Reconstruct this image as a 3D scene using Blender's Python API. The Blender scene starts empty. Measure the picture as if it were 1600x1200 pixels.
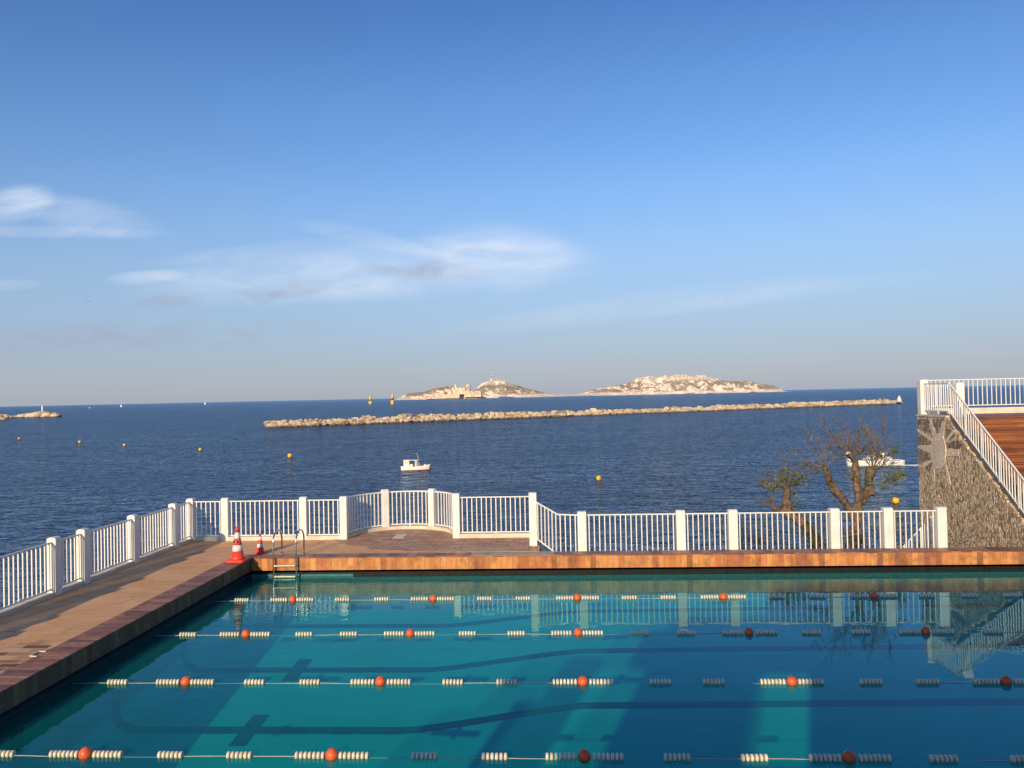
import bpy, math, random
from mathutils import Vector, Matrix, noise as mnoise
R = math.radians
random.seed(7)
scene = bpy.context.scene
col = scene.collection

# ------------------------------------------------------------------ camera
CAM_H = 4.36
yaw, pitch, rho = R(3.34), R(0.825), R(1.215)
cd = bpy.data.cameras.new("camera")
cam = bpy.data.objects.new("camera", cd)
col.objects.link(cam)
f0 = Vector((-math.sin(yaw), math.cos(yaw), 0)); r0 = Vector((math.cos(yaw), math.sin(yaw), 0)); k = Vector((0, 0, 1))
fw = f0*math.cos(pitch) + k*math.sin(pitch); u0 = k*math.cos(pitch) - f0*math.sin(pitch)
rt = r0*math.cos(rho) - u0*math.sin(rho); up = u0*math.cos(rho) + r0*math.sin(rho)
cam.matrix_world = Matrix(((rt.x, up.x, -fw.x, 0), (rt.y, up.y, -fw.y, 0), (rt.z, up.z, -fw.z, CAM_H), (0, 0, 0, 1)))
cd.sensor_width = 36.0
cd.lens = 36.0*1250/1600
cd.clip_start = 0.1
cd.clip_end = 80000
scene.camera = cam

# ------------------------------------------------------------------ light
SUN_EL, SUN_AZ = 18.0, 17.0          # shadows run towards +Y, a little towards +X
sd = bpy.data.lights.new("sun", 'SUN')
sd.energy = 5.0; sd.angle = R(0.5); sd.color = (1.0, 0.79, 0.53)
sun = bpy.data.objects.new("sun", sd); col.objects.link(sun)
travel = Vector((math.sin(R(SUN_AZ))*math.cos(R(SUN_EL)), math.cos(R(SUN_AZ))*math.cos(R(SUN_EL)), -math.sin(R(SUN_EL))))
sun.rotation_euler = travel.to_track_quat('-Z', 'Y').to_euler()
scene.view_settings.view_transform = 'Standard'
scene.view_settings.look = 'None'
scene.view_settings.exposure = 0.0
scene.view_settings.gamma = 1.0
scene.view_settings.use_curve_mapping = False
scene.cycles.max_bounces = 8
scene.cycles.transparent_max_bounces = 16
scene.cycles.caustics_reflective = False
scene.cycles.caustics_refractive = False

# ------------------------------------------------------------------ node helpers
class G:
    def __init__(s, tree): s.t = tree
    def n(s, typ, ins=None, **kw):
        nd = s.t.nodes.new(typ)
        for a, v in kw.items(): setattr(nd, a, v)
        if ins:
            for key, v in ins.items():
                sk = nd.inputs[key]
                if isinstance(v, bpy.types.NodeSocket): s.t.links.new(v, sk)
                else: sk.default_value = v
        return nd
    def m(s, op, a, b=0.0, c=0.0, clamp=False):
        nd = s.n('ShaderNodeMath', {0: a, 1: b, 2: c}, operation=op); nd.use_clamp = clamp
        return nd.outputs[0]
    def mix(s, fac, a, b, mode='MIX'):
        nd = s.n('ShaderNodeMix', data_type='RGBA', blend_type=mode)
        for i, v in ((0, fac), (6, a), (7, b)):
            if isinstance(v, bpy.types.NodeSocket): s.t.links.new(v, nd.inputs[i])
            else: nd.inputs[i].default_value = v
        return nd.outputs[2]
    def ramp(s, fac, stops, interp='LINEAR'):
        nd = s.n('ShaderNodeValToRGB', {0: fac}); e = nd.color_ramp; e.interpolation = interp
        while len(e.elements) < len(stops): e.elements.new(0.5)
        for el, (p, c) in zip(e.elements, stops): el.position = p; el.color = rgba(c)
        return nd.outputs[0]
    def smooth(s, v, a, b, lo=0.0, hi=1.0):
        nd = s.n('ShaderNodeMapRange', {0: v, 1: a, 2: b, 3: lo, 4: hi}, interpolation_type='SMOOTHSTEP')
        return nd.outputs[0]
    def noise(s, vec, scale, detail=4.0, rough=0.55, dist=0.0):
        return s.n('ShaderNodeTexNoise', {'Vector': vec, 'Scale': scale, 'Detail': detail, 'Roughness': rough, 'Distortion': dist}).outputs[0]

def rgba(c):
    if not hasattr(c, '__len__'): c = (c, c, c)
    return (c[0], c[1], c[2], 1.0)

def new_mat(name):
    m = bpy.data.materials.new(name); m.use_nodes = True
    g = G(m.node_tree); b = m.node_tree.nodes['Principled BSDF']
    return m, g, b
def setin(g, b, key, v):
    if isinstance(v, bpy.types.NodeSocket): g.t.links.new(v, b.inputs[key])
    else: b.inputs[key].default_value = v
def pos(g, scale=(1, 1, 1), rot=(0, 0, 0)):
    c = g.n('ShaderNodeTexCoord').outputs['Object']
    return g.n('ShaderNodeMapping', {0: c, 2: rot, 3: scale}).outputs[0]
def wpos(g, scale=(1, 1, 1)):
    c = g.n('ShaderNodeNewGeometry').outputs['Position']
    return g.n('ShaderNodeMapping', {0: c, 3: scale}).outputs[0]
def bump(g, b, h, strength=0.3, dist=0.02):
    nd = g.n('ShaderNodeBump', {'Height': h, 'Strength': strength, 'Distance': dist})
    g.t.links.new(nd.outputs[0], b.inputs['Normal'])
    return nd.outputs[0]

def plain(name, color, rough=0.5, metal=0.0, var=0.12, scale=6.0, bmp=0.0, spec=0.5):
    """one colour with a little dirt and unevenness of its own"""
    m, g, b = new_mat(name)
    p = wpos(g)
    nz = g.noise(p, scale, 5.0)
    dark = tuple(x*(1-var*2) for x in color); lite = tuple(min(1, x*(1+var)) for x in color)
    setin(g, b, 'Base Color', g.ramp(nz, [(0.3, dark), (0.7, lite)]))
    setin(g, b, 'Roughness', g.smooth(g.noise(p, scale*2.3), 0.3, 0.7, rough*0.85, min(1, rough*1.15)))
    b.inputs['Metallic'].default_value = metal
    b.inputs['Specular IOR Level'].default_value = spec
    if bmp: bump(g, b, g.noise(p, scale*8), bmp, 0.01)
    return m

def tiles(name, axes, w, h, stops, mortar=(0.12, 0.09, 0.07), msize=0.006, offset=0.5, rough=0.6, stain=0.25, bmp=0.5, spec=0.12):
    """tiles of w by h metres, a colour of its own for each"""
    m, g, b = new_mat(name)
    c = g.n('ShaderNodeNewGeometry').outputs['Position']
    s = g.n('ShaderNodeSeparateXYZ', {0: c})
    ix = {'x': 0, 'y': 1, 'z': 2}
    v = g.n('ShaderNodeCombineXYZ', {0: s.outputs[ix[axes[0]]], 1: s.outputs[ix[axes[1]]]}).outputs[0]
    br = g.n('ShaderNodeTexBrick', {'Vector': v, 'Color1': (0, 0, 0, 1), 'Color2': (1, 1, 1, 1), 'Mortar': (0.5, 0.5, 0.5, 1), 'Scale': 1.0,
             'Mortar Size': msize, 'Mortar Smooth': 0.2, 'Bias': 0.0, 'Brick Width': w, 'Row Height': h}, offset=offset, squash=1.0)
    colr = g.ramp(br.outputs[0], stops)
    nz = g.noise(c, 5.0, 6.0, 0.65)
    colr = g.mix(g.smooth(nz, 0.42, 0.75, 0.0, stain), colr, (0.06, 0.04, 0.035, 1))
    nz2 = g.noise(c, 23.0, 4.0, 0.6)
    colr = g.mix(g.smooth(nz2, 0.35, 0.75, 0.0, 0.22), colr, (0.45, 0.33, 0.22, 1))
    if axes[1] == 'z':
        drip = g.smooth(g.noise(g.n('ShaderNodeMapping', {0: c, 3: (7, 7, 1.3)}).outputs[0], 1.0, 5.0, 0.65, 0.4), 0.50, 0.74, 0.0, 0.5)
        colr = g.mix(drip, colr, (0.16, 0.075, 0.035, 1))
    colr = g.mix(br.outputs[1], colr, rgba(mortar))
    setin(g, b, 'Base Color', colr)
    setin(g, b, 'Roughness', g.smooth(nz, 0.3, 0.7, rough*0.7, rough))
    b.inputs['Specular IOR Level'].default_value = spec
    hgt = g.m('SUBTRACT', g.m('MULTIPLY', nz2, 0.3), br.outputs[1])
    bump(g, b, hgt, bmp, 0.006)
    return m

# ------------------------------------------------------------------ sky
w = bpy.data.worlds.new("World"); scene.world = w; w.use_nodes = True
g = G(w.node_tree)
bg = w.node_tree.nodes['Background']; bg.inputs[1].default_value = 0.12
sky = g.n('ShaderNodeTexSky', sky_type='NISHITA'); sky.sun_disc = False
sky.sun_elevation = R(SUN_EL); sky.sun_rotation = R(180+SUN_AZ)
sky.air_density = 1.0; sky.dust_density = 1.2; sky.ozone_density = 2.0; sky.altitude = 10
d = g.n('ShaderNodeTexCoord').outputs['Generated']
sx = g.n('ShaderNodeSeparateXYZ', {0: d})
yy = g.m('MAXIMUM', sx.outputs[1], 0.05)
U = g.m('DIVIDE', sx.outputs[0], yy); V = g.m('DIVIDE', sx.outputs[2], yy)
front = g.smooth(sx.outputs[1], 0.15, 0.4)
skyc = sky.outputs[0]
tint = g.ramp(sx.outputs[2], [(0.0, (1.0, 1.0, 1.05)), (0.12, (0.98, 1.05, 1.22)), (0.246, (0.84, 1.05, 1.36)), (0.35, (0.70, 0.97, 1.34)), (0.44, (0.53, 0.82, 1.25)), (1.0, (0.42, 0.70, 1.15))])
skyc = g.mix(1.0, skyc, tint, 'MULTIPLY')
# a veil of sea air low down
lowv = g.smooth(sx.outputs[2], 0.0, 0.30, 1.0, 0.0)
skyc = g.mix(g.m('MULTIPLY', lowv, 0.78), skyc, g.ramp(sx.outputs[2], [(0.015, (3.65, 3.98, 4.75)), (0.05, (3.1, 3.85, 5.2)), (0.10, (2.7, 3.85, 5.85))]))
# cirrus: soft ellipses in the sky, torn by stretched noise
def wisp(px, py, rx, ry, rot=0.0, soft=0.9):
    cu, cv = (px-873)/1250*1.03, (617-py+(873-px)*0.0212)/1250*1.02
    du = g.m('SUBTRACT', U, cu); dv = g.m('SUBTRACT', V, cv)
    c_, s_ = math.cos(R(rot)), math.sin(R(rot))
    a = g.m('ADD', g.m('MULTIPLY', du, c_), g.m('MULTIPLY', dv, s_))
    b_ = g.m('SUBTRACT', g.m('MULTIPLY', dv, c_), g.m('MULTIPLY', du, s_))
    q = g.m('ADD', g.m('POWER', g.m('DIVIDE', a, rx/1250), 2.0), g.m('POWER', g.m('DIVIDE', b_, ry/1250), 2.0))
    return g.smooth(q, 0.0, 1.0 + soft, 1.0, 0.0)
uv = g.n('ShaderNodeCombineXYZ', {0: U, 1: V}).outputs[0]
uvw = g.n('ShaderNodeMapping', {0: uv, 2: (0, 0, R(-8)), 3: (5.0, 22.0, 1)}).outputs[0]
n1 = g.noise(uvw, 1.0, 7.0, 0.6, 1.4)
uvw2 = g.n('ShaderNodeMapping', {0: uv, 2: (0, 0, R(14)), 3: (11.0, 34.0, 1)}).outputs[0]
n2 = g.noise(uvw2, 1.0, 6.0, 0.62, 0.8)
def acc(lst):
    t = None
    for args, gain in lst:
        v_ = g.m('MULTIPLY', wisp(*args), gain)
        t = v_ if t is None else g.m('ADD', t, v_)
    return t
white = acc([((20, 312, 58, 26, 8), 1.0), ((135, 333, 110, 26, -12), 0.55), ((60, 357, 190, 9, -3), 0.55), ((232, 431, 58, 10, 2), 0.8),
             ((570, 424, 310, 38, 3), 0.85), ((790, 402, 120, 44, -6), 0.66), ((835, 428, 60, 26, 24), 0.35), ((575, 372, 90, 14, -14), 0.35), ((400, 392, 150, 10, 5), 0.35), ((10, 442, 50, 8, 0), 0.5),
             ((700, 440, 220, 26, 4), 0.3), ((1000, 482, 260, 18, 6), 0.38), ((1220, 464, 200, 12, 6), 0.22)])
tear = g.m('ADD', g.smooth(n1, 0.25, 0.80), g.m('MULTIPLY', g.smooth(n2, 0.4, 0.75), 0.5))
cw = g.m('MULTIPLY', g.m('MULTIPLY', white, g.m('ADD', tear, 0.35)), g.m('MULTIPLY', front, 0.42), clamp=True)
skyc = g.mix(cw, skyc, (6.2, 6.9, 8.1, 1))
grey = acc([((670, 424, 90, 16, -6), 0.9), ((480, 452, 50, 12, 8), 0.7), ((410, 462, 40, 14, 6), 0.7), ((265, 470, 50, 12, 0), 0.6),
            ((60, 535, 170, 28, 0), 0.45), ((260, 520, 240, 28, 0), 0.35)])
cg = g.m('MULTIPLY', g.m('MULTIPLY', grey, g.smooth(n2, 0.35, 0.62)), g.m('MULTIPLY', front, 0.62), clamp=True)
skyc = g.mix(cg, skyc, (3.0, 3.3, 4.3, 1))
w.node_tree.links.new(skyc, bg.inputs[0])

# ------------------------------------------------------------------ mesh helpers
class MB:
    def __init__(s): s.v = []; s.f = []
    def add(s, vs, fs):
        o = len(s.v); s.v += [tuple(p) for p in vs]; s.f += [tuple(i+o for i in q) for q in fs]; return s
    def obox(s, c, a, b, e):
        """box from a centre and three half vectors"""
        c, a, b, e = Vector(c), Vector(a), Vector(b), Vector(e)
        vs = [c+sa*a+sb*b+se*e for se in (-1, 1) for sb in (-1, 1) for sa in (-1, 1)]
        return s.add(vs, [(0, 2, 3, 1), (4, 5, 7, 6), (0, 1, 5, 4), (2, 6, 7, 3), (0, 4, 6, 2), (1, 3, 7, 5)])
    def box(s, x0, x1, y0, y1, z0, z1):
        return s.obox(((x0+x1)/2, (y0+y1)/2, (z0+z1)/2), ((x1-x0)/2, 0, 0), (0, (y1-y0)/2, 0), (0, 0, (z1-z0)/2))
    def bar(s, p, q, wd, ht, side=None):
        """rectangular bar from p to q"""
        p, q = Vector(p), Vector(q); d_ = (q-p).normalized()
        if side is None:
            side = Vector((0, 0, 1)).cross(d_)
            if side.length < 1e-3: side = Vector((1, 0, 0))
        side = Vector(side).normalized(); n_ = d_.cross(side).normalized()
        return s.obox((p+q)/2, (q-p)/2, side*wd/2, n_*ht/2)
    def tube(s, pts, rad, n=8, cap=True):
        pts = [Vector(p) for p in pts]
        if not hasattr(rad, '__len__'): rad = [rad]*len(pts)
        vs, fs = [], []; prev = None
        for i, p in enumerate(pts):
            d_ = (pts[min(i+1, len(pts)-1)] - pts[max(i-1, 0)]).normalized()
            a = prev if prev is not None else (Vector((0, 0, 1)) if abs(d_.z) < 0.9 else Vector((1, 0, 0)))
            a = (a - d_*a.dot(d_)).normalized(); b_ = d_.cross(a); prev = a
            for j in range(n):
                t = 2*math.pi*j/n; vs.append(p + (a*math.cos(t)+b_*math.sin(t))*rad[i])
        for i in range(len(pts)-1):
            for j in range(n):
                fs.append((i*n+j, i*n+(j+1) % n, (i+1)*n+(j+1) % n, (i+1)*n+j))
        if cap:
            fs.append(tuple(range(n-1, -1, -1))); fs.append(tuple((len(pts)-1)*n+j for j in range(n)))
        return s.add(vs, fs)
    def lathe(s, prof, c=(0, 0, 0), n=24, axis='z'):
        """profile of (radius, height) turned round an axis"""
        c = Vector(c); vs, fs = [], []
        for r_, h in prof:
            for j in range(n):
                t = 2*math.pi*j/n
                q = (r_*math.cos(t), r_*math.sin(t), h) if axis == 'z' else (h, r_*math.cos(t), r_*math.sin(t))
                vs.append(c+Vector(q))
        for i in range(len(prof)-1):
            for j in range(n):
                fs.append((i*n+j, i*n+(j+1) % n, (i+1)*n+(j+1) % n, (i+1)*n+j))
        if prof[0][0] > 1e-5: fs.append(tuple(range(n-1, -1, -1)))
        if prof[-1][0] > 1e-5: fs.append(tuple((len(prof)-1)*n+j for j in range(n)))
        return s.add(vs, fs)
    def ball(s, c, r_, n=14, sq=(1, 1, 1)):
        prof = [(r_*math.sin(math.pi*i/n), -r_*math.cos(math.pi*i/n)) for i in range(n+1)]
        o = len(s.v); s.lathe(prof, (0, 0, 0), n*2); c = Vector(c)
        for i in range(o, len(s.v)):
            x, y, z = s.v[i]; s.v[i] = (c.x+x*sq[0], c.y+y*sq[1], c.z+z*sq[2])
        return s
    def prism(s, poly, z0, z1):
        n = len(poly)
        vs = [(x, y, z0) for x, y in poly]+[(x, y, z1) for x, y in poly]
        fs = [tuple(range(n-1, -1, -1)), tuple(range(n, 2*n))]+[(i, (i+1) % n, n+(i+1) % n, n+i) for i in range(n)]
        return s.add(vs, fs)
    def extr(s, pts, vec):
        """flat polygon of 3-D points pushed along a vector"""
        n = len(pts); pts = [Vector(p) for p in pts]; vec = Vector(vec)
        return s.add(pts+[p+vec for p in pts], [tuple(range(n-1, -1, -1)), tuple(range(n, 2*n))]+[(i, (i+1) % n, n+(i+1) % n, n+i) for i in range(n)])
    def rock(s, c, r_, seed, sq=(1, 1, 0.75), rough=0.35, n=6):
        o = len(s.v); s.ball((0, 0, 0), 1.0, n); c = Vector(c); off = Vector((seed*3.7, seed*1.3, seed*7.1))
        rot = Matrix.Rotation(seed*2.1, 3, 'Z') @ Matrix.Rotation(seed*0.7, 3, 'X')
        for i in range(o, len(s.v)):
            p = Vector(s.v[i]); kf = 1+rough*mnoise.noise(p*1.3+off)*2
            p = Vector([math.copysign(abs(q)**0.7, q) for q in p])*kf
            p = rot @ p
            s.v[i] = (c.x+p.x*r_*sq[0], c.y+p.y*r_*sq[1], c.z+p.z*r_*sq[2])
        return s
    def mesh(s, name, m, smooth=False):
        me = bpy.data.meshes.new(name); me.from_pydata(s.v, [], s.f); me.update()
        import bmesh
        bm = bmesh.new(); bm.from_mesh(me); bmesh.ops.remove_doubles(bm, verts=bm.verts, dist=1e-6)
        bmesh.ops.recalc_face_normals(bm, faces=bm.faces); bm.to_mesh(me); bm.free()
        if smooth: me.polygons.foreach_set('use_smooth', [True]*len(me.polygons))
        me.materials.append(m); return me
    def build(s, name, m, parent=None, smooth=False, bevel=0.0):
        o = bpy.data.objects.new(name, s.mesh(name, m, smooth)); col.objects.link(o)
        if parent: o.parent = parent
        if bevel:
            md = o.modifiers.new("bevel", 'BEVEL'); md.width = bevel; md.segments = 2; md.limit_method = 'ANGLE'
        return o
def tag(o, label, cat, group=None, kind=None):
    if label: o['label'] = label
    if cat: o['category'] = cat
    if group: o['group'] = group
    if kind: o['kind'] = kind
    return o
def empty(name, loc, label, cat, group=None, rz=0.0):
    o = bpy.data.objects.new(name, None); col.objects.link(o); o.location = loc; o.rotation_euler = (0, 0, rz)
    o.empty_display_size = 0.2
    return tag(o, label, cat, group)
def put(name, me, parent=None, loc=(0, 0, 0), rz=0.0):
    o = bpy.data.objects.new(name, me); col.objects.link(o); o.location = loc; o.rotation_euler = (0, 0, rz)
    if parent: o.parent = parent
    return o
def structure(o, label=None):
    o['kind'] = 'structure'; return o
def px_dir(x, y): return fw + rt*((x-800)/1250) - up*((y-600)/1250)
def at_y(x, y, Y):
    d_ = px_dir(x, y); return Vector((0, 0, CAM_H)) + d_*(Y/d_.y)
def at_z(x, y, Z):
    d_ = px_dir(x, y); return Vector((0, 0, CAM_H)) + d_*((Z-CAM_H)/d_.z)
def at_x(x, y, X):
    d_ = px_dir(x, y); return Vector((0, 0, CAM_H)) + d_*(X/d_.x)

# ------------------------------------------------------------------ materials
M = {}
M['white'] = plain('white_paint', (0.76, 0.73, 0.67), 0.38, var=0.05, scale=3.0)
g = G(M['white'].node_tree); b = M['white'].node_tree.nodes['Principled BSDF']
old = b.inputs['Base Color'].links[0].from_socket
stk = g.smooth(g.noise(wpos(g, (9, 9, 1.1)), 1.0, 5.0, 0.6, 0.3), 0.56, 0.78, 0.0, 0.45)      # run-off streaks
g.t.links.new(g.mix(stk, old, (0.55, 0.46, 0.34, 1)), b.inputs['Base Color'])
M['kerb'] = plain('cream_render', (0.66, 0.57, 0.44), 0.7, var=0.10, scale=4.0, bmp=0.2)
M['quay'] = plain('concrete', (0.30, 0.26, 0.21), 0.85, var=0.2, scale=1.5, bmp=0.4)
M['black'] = plain('black_rubber_and_shade', (0.012, 0.011, 0.010), 0.6, var=0.3, scale=12, spec=0.2)
M['gutter'] = plain('dark_gutter', (0.010, 0.010, 0.010), 0.8, var=0.3, scale=8, spec=0.1)
M['steel'] = plain('stainless_steel', (0.62, 0.58, 0.52), 0.22, 1.0, var=0.06, scale=14)
M['orange'] = plain('orange_plastic', (0.74, 0.115, 0.028), 0.42, var=0.14, scale=18)
M['red_cone'] = plain('red_cone_plastic', (0.80, 0.055, 0.025), 0.45, var=0.08, scale=12)
M['cone_white'] = plain('reflective_white', (0.68, 0.70, 0.66), 0.35, var=0.10, scale=16)
M['dark'] = plain('dark_plastic', (0.03, 0.025, 0.022), 0.5)
M['float'] = plain('cream_float_plastic', (0.70, 0.62, 0.47), 0.45, var=0.12, scale=14)
M['rope'] = plain('rope', (0.50, 0.47, 0.40), 0.7)
M['yellow'] = plain('yellow_buoy', (0.82, 0.46, 0.02), 0.4, var=0.1, scale=3)
M['boat'] = plain('boat_white', (0.78, 0.75, 0.68), 0.35, var=0.05, scale=1.5)
M['boat_red'] = plain('boat_red', (0.42, 0.035, 0.025), 0.45)
M['boat_dark'] = plain('boat_glass', (0.03, 0.035, 0.04), 0.15)
M['boat_blue'] = plain('boat_blue', (0.25, 0.45, 0.62), 0.4)
M['bark'] = plain('bark', (0.155, 0.10, 0.06), 0.9, var=0.42, scale=9, bmp=0.9)
M['twig'] = plain('twig_bark', (0.20, 0.14, 0.11), 0.9, var=0.25, scale=9)
M['leaf'] = plain('tamarisk_leaf', (0.135, 0.135, 0.035), 0.6, var=0.35, scale=5)
M['leaf2'] = plain('shrub_leaf', (0.055, 0.07, 0.022), 0.6, var=0.35, scale=5)
M['cut'] = plain('cut_wood', (0.66, 0.50, 0.30), 0.8)
M['fort'] = plain('fort_stone', (0.68, 0.54, 0.40), 0.9, var=0.28, scale=0.07)
M['dark_strip'] = plain('dark_grey', (0.11, 0.115, 0.12), 0.5, var=0.15)
M['slab'] = plain('grey_tan_slab', (0.46, 0.34, 0.24), 0.7, var=0.14, scale=5, spec=0.12)
M['bird'] = plain('bird_grey', (0.08, 0.08, 0.09), 0.7)
M['render'] = plain('shade_wall_render', (0.62, 0.56, 0.46), 0.8, var=0.08, scale=0.8)
M['roof'] = plain('roof_cover', (0.35, 0.22, 0.15), 0.8, var=0.15, scale=2)

brown = [(0.0, (0.15, 0.055, 0.04)), (0.3, (0.25, 0.090, 0.055)), (0.55, (0.34, 0.125, 0.07)), (0.8, (0.42, 0.19, 0.10)), (1.0, (0.20, 0.080, 0.07))]
ochre = [(0.0, (0.26, 0.085, 0.035)), (0.12, (0.46, 0.165, 0.05)), (0.45, (0.58, 0.235, 0.07)), (0.75, (0.66, 0.30, 0.10)), (0.9, (0.50, 0.15, 0.06)), (1.0, (0.24, 0.10, 0.06))]
tan = [(0.0, (0.66, 0.33, 0.165)), (0.5, (0.72, 0.385, 0.18)), (1.0, (0.78, 0.44, 0.215))]
M['cope_top_far'] = tiles('coping_tiles_top_far', 'xy', 0.24, 0.5, brown, offset=0.0, rough=0.5)
M['cope_top_left'] = tiles('coping_tiles_top_left', 'xy', 0.62, 0.12, brown, offset=0.3, rough=0.55)
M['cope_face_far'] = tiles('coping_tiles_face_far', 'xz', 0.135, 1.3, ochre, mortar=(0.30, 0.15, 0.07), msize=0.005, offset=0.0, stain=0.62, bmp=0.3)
shaded_ochre = [(0.0, (0.07, 0.05, 0.032)), (0.5, (0.13, 0.09, 0.055)), (0.85, (0.19, 0.125, 0.07)), (1.0, (0.09, 0.06, 0.04))]  # ochre darkened: the shade on the left rim face is in the tile colour
M['cope_face_left'] = tiles('coping_tiles_face_left', 'yz', 0.135, 1.3, shaded_ochre, mortar=(0.10, 0.07, 0.045), msize=0.005, offset=0.0, stain=0.4, bmp=0.3)
M['bastion'] = tiles('bastion_pavers', 'xy', 0.30, 0.16, [(0.0, (0.24, 0.10, 0.06)), (0.4, (0.38, 0.18, 0.10)), (0.75, (0.50, 0.27, 0.15)), (1.0, (0.29, 0.13, 0.08))], mortar=(0.58, 0.38, 0.23), msize=0.010, rough=0.6)
M['pool_tile'] = tiles('pool_wall_tiles', 'xz', 0.10, 0.10, [(0, (0.025, 0.13, 0.155)), (1, (0.035, 0.17, 0.195))], mortar=(0.05, 0.12, 0.13), msize=0.006, offset=0.0, stain=0.1, bmp=0.1)

# deck of fine tan tiles, worn to red-brown bricks near the camera
m, g, b = new_mat('deck_pavers')
P = wpos(g); sp = g.n('ShaderNodeSeparateXYZ', {0: P})
br = g.n('ShaderNodeTexBrick', {'Vector': P, 'Color1': (0, 0, 0, 1), 'Color2': (1, 1, 1, 1), 'Mortar': (0.5, 0.5, 0.5, 1), 'Scale': 1.0, 'Mortar Size': 0.006, 'Mortar Smooth': 0.3, 'Brick Width': 0.40, 'Row Height': 0.11}, offset=0.5)
c1 = g.ramp(br.outputs[0], tan)
nz = g.noise(P, 0.9, 5.0, 0.6); nf = g.noise(P, 14.0, 5.0, 0.6)
st_ = g.smooth(g.noise(g.n('ShaderNodeMapping', {0: P, 3: (1.0, 0.45, 1)}).outputs[0], 2.2, 6.0, 0.7, 0.6), 0.54, 0.72, 0.0, 0.42)
c1 = g.mix(g.smooth(nz, 0.35, 0.7, 0.0, 0.40), c1, (0.52, 0.29, 0.135, 1))
c1 = g.mix(g.smooth(nf, 0.4, 0.7, 0.0, 0.25), c1, (0.68, 0.46, 0.27, 1))
br2 = g.n('ShaderNodeTexBrick', {'Vector': P, 'Color1': (0, 0, 0, 1), 'Color2': (1, 1, 1, 1), 'Mortar': (0.6, 0.6, 0.6, 1), 'Scale': 1.0, 'Mortar Size': 0.012, 'Mortar Smooth': 0.3, 'Brick Width': 0.46, 'Row Height': 0.18}, offset=0.5)
c2 = g.mix(br2.outputs[1], g.ramp(br2.outputs[0], [(0, (0.20, 0.085, 0.05)), (0.35, (0.38, 0.18, 0.09)), (0.65, (0.52, 0.30, 0.15)), (1, (0.64, 0.42, 0.23))]), (0.60, 0.44, 0.29, 1))
edge = g.m('ADD', sp.outputs[1], g.m('ADD', g.m('MULTIPLY', g.noise(P, 1.4, 3.0), 3.0), g.m('MULTIPLY', br2.outputs[0], 0.9)))
c1 = g.mix(st_, c1, (0.34, 0.17, 0.085, 1))
worn = g.smooth(edge, 14.3, 14.6, 1.0, 0.0)
setin(g, b, 'Base Color', g.mix(worn, g.mix(g.m('MULTIPLY', br.outputs[1], 0.28), c1, (0.34, 0.22, 0.13, 1)), c2))
setin(g, b, 'Roughness', g.smooth(nz, 0.3, 0.7, 0.5, 0.75)); b.inputs['Specular IOR Level'].default_value = 0.12
bump(g, b, g.m('SUBTRACT', g.m('MULTIPLY', nf, 0.35), g.m('ADD', g.m('MULTIPLY', br.outputs[1], 0.6), g.m('MULTIPLY', br2.outputs[1], worn))), 0.4, 0.006)
M['deck'] = m

# pool floor paint
def pool_paint(name, c, var):
    m, g, b = new_mat(name)
    P = wpos(g)
    n_ = g.noise(P, 0.7, 5.0, 0.6); n2_ = g.noise(P, 6.0, 5.0, 0.7)
    lo = tuple(x*(1-var) for x in c); hi = tuple(x*(1+var) for x in c)
    cc = g.ramp(n_, [(0.3, lo), (0.7, hi)])
    cc = g.mix(g.smooth(n2_, 0.62, 0.8, 0.0, 0.25), cc, rgba(tuple(x*0.4 for x in c)))
    setin(g, b, 'Base Color', cc); b.inputs['Roughness'].default_value = 0.8; b.inputs['Specular IOR Level'].default_value = 0.05
    return m
M['floor'] = pool_paint('pool_floor_paint', (0.003, 0.40, 0.35), 0.10)
M['lane'] = pool_paint('lane_line_paint', (0.003, 0.045, 0.065), 0.12)

# clear pool water: a faint tint, mirror reflections by angle
m = bpy.data.materials.new('pool_water'); m.use_nodes = True
m.node_tree.nodes.clear(); g = G(m.node_tree)
P = wpos(g)
hw = g.m('ADD', g.m('MULTIPLY', g.noise(g.n('ShaderNodeMapping', {0: P, 3: (1.0, 1.6, 1)}).outputs[0], 1.3, 3.0, 0.5, 0.4), 1.0),
         g.m('MULTIPLY', g.noise(P, 7.0, 3.0, 0.5), 0.10))
sp = g.n('ShaderNodeSeparateXYZ', {0: P})
# livelier water by the ladder
dx = g.m('ADD', sp.outputs[0], 6.3); dy = g.m('SUBTRACT', sp.outputs[1], 18.8)
hw = g.m('MULTIPLY', hw, g.smooth(sp.outputs[0], -3.0, 5.0, 0.8, 0.33))      # calmer towards the right
near = g.smooth(g.m('ADD', g.m('MULTIPLY', dx, dx), g.m('MULTIPLY', dy, dy)), 0.0, 16.0, 1.0, 0.0)
hw = g.m('ADD', hw, g.m('MULTIPLY', g.m('MULTIPLY', g.noise(g.n('ShaderNodeMapping', {0: P, 3: (1.0, 2.2, 1)}).outputs[0], 3.2, 3.0, 0.5, 0.6), near), 0.9))
bm_ = g.n('ShaderNodeBump', {'Height': hw, 'Strength': 0.30, 'Distance': 0.022})
inc = g.n('ShaderNodeNewGeometry').outputs['Incoming']
cs = g.m('ABSOLUTE', g.n('ShaderNodeVectorMath', {0: inc, 1: bm_.outputs[0]}, operation='DOT_PRODUCT').outputs['Value'])
fr = g.m('ADD', g.m('MULTIPLY', g.m('POWER', g.m('SUBTRACT', 1.0, cs, clamp=True), 5.0), 0.98), 0.02)   # Schlick, the same from both sides
tr = g.n('ShaderNodeBsdfTransparent', {'Color': (0.80, 0.985, 0.975, 1)})
gl = g.n('ShaderNodeBsdfGlossy', {'Color': (0.46, 0.80, 0.90, 1), 'Roughness': 0.012, 'Normal': bm_.outputs[0]})
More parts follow.
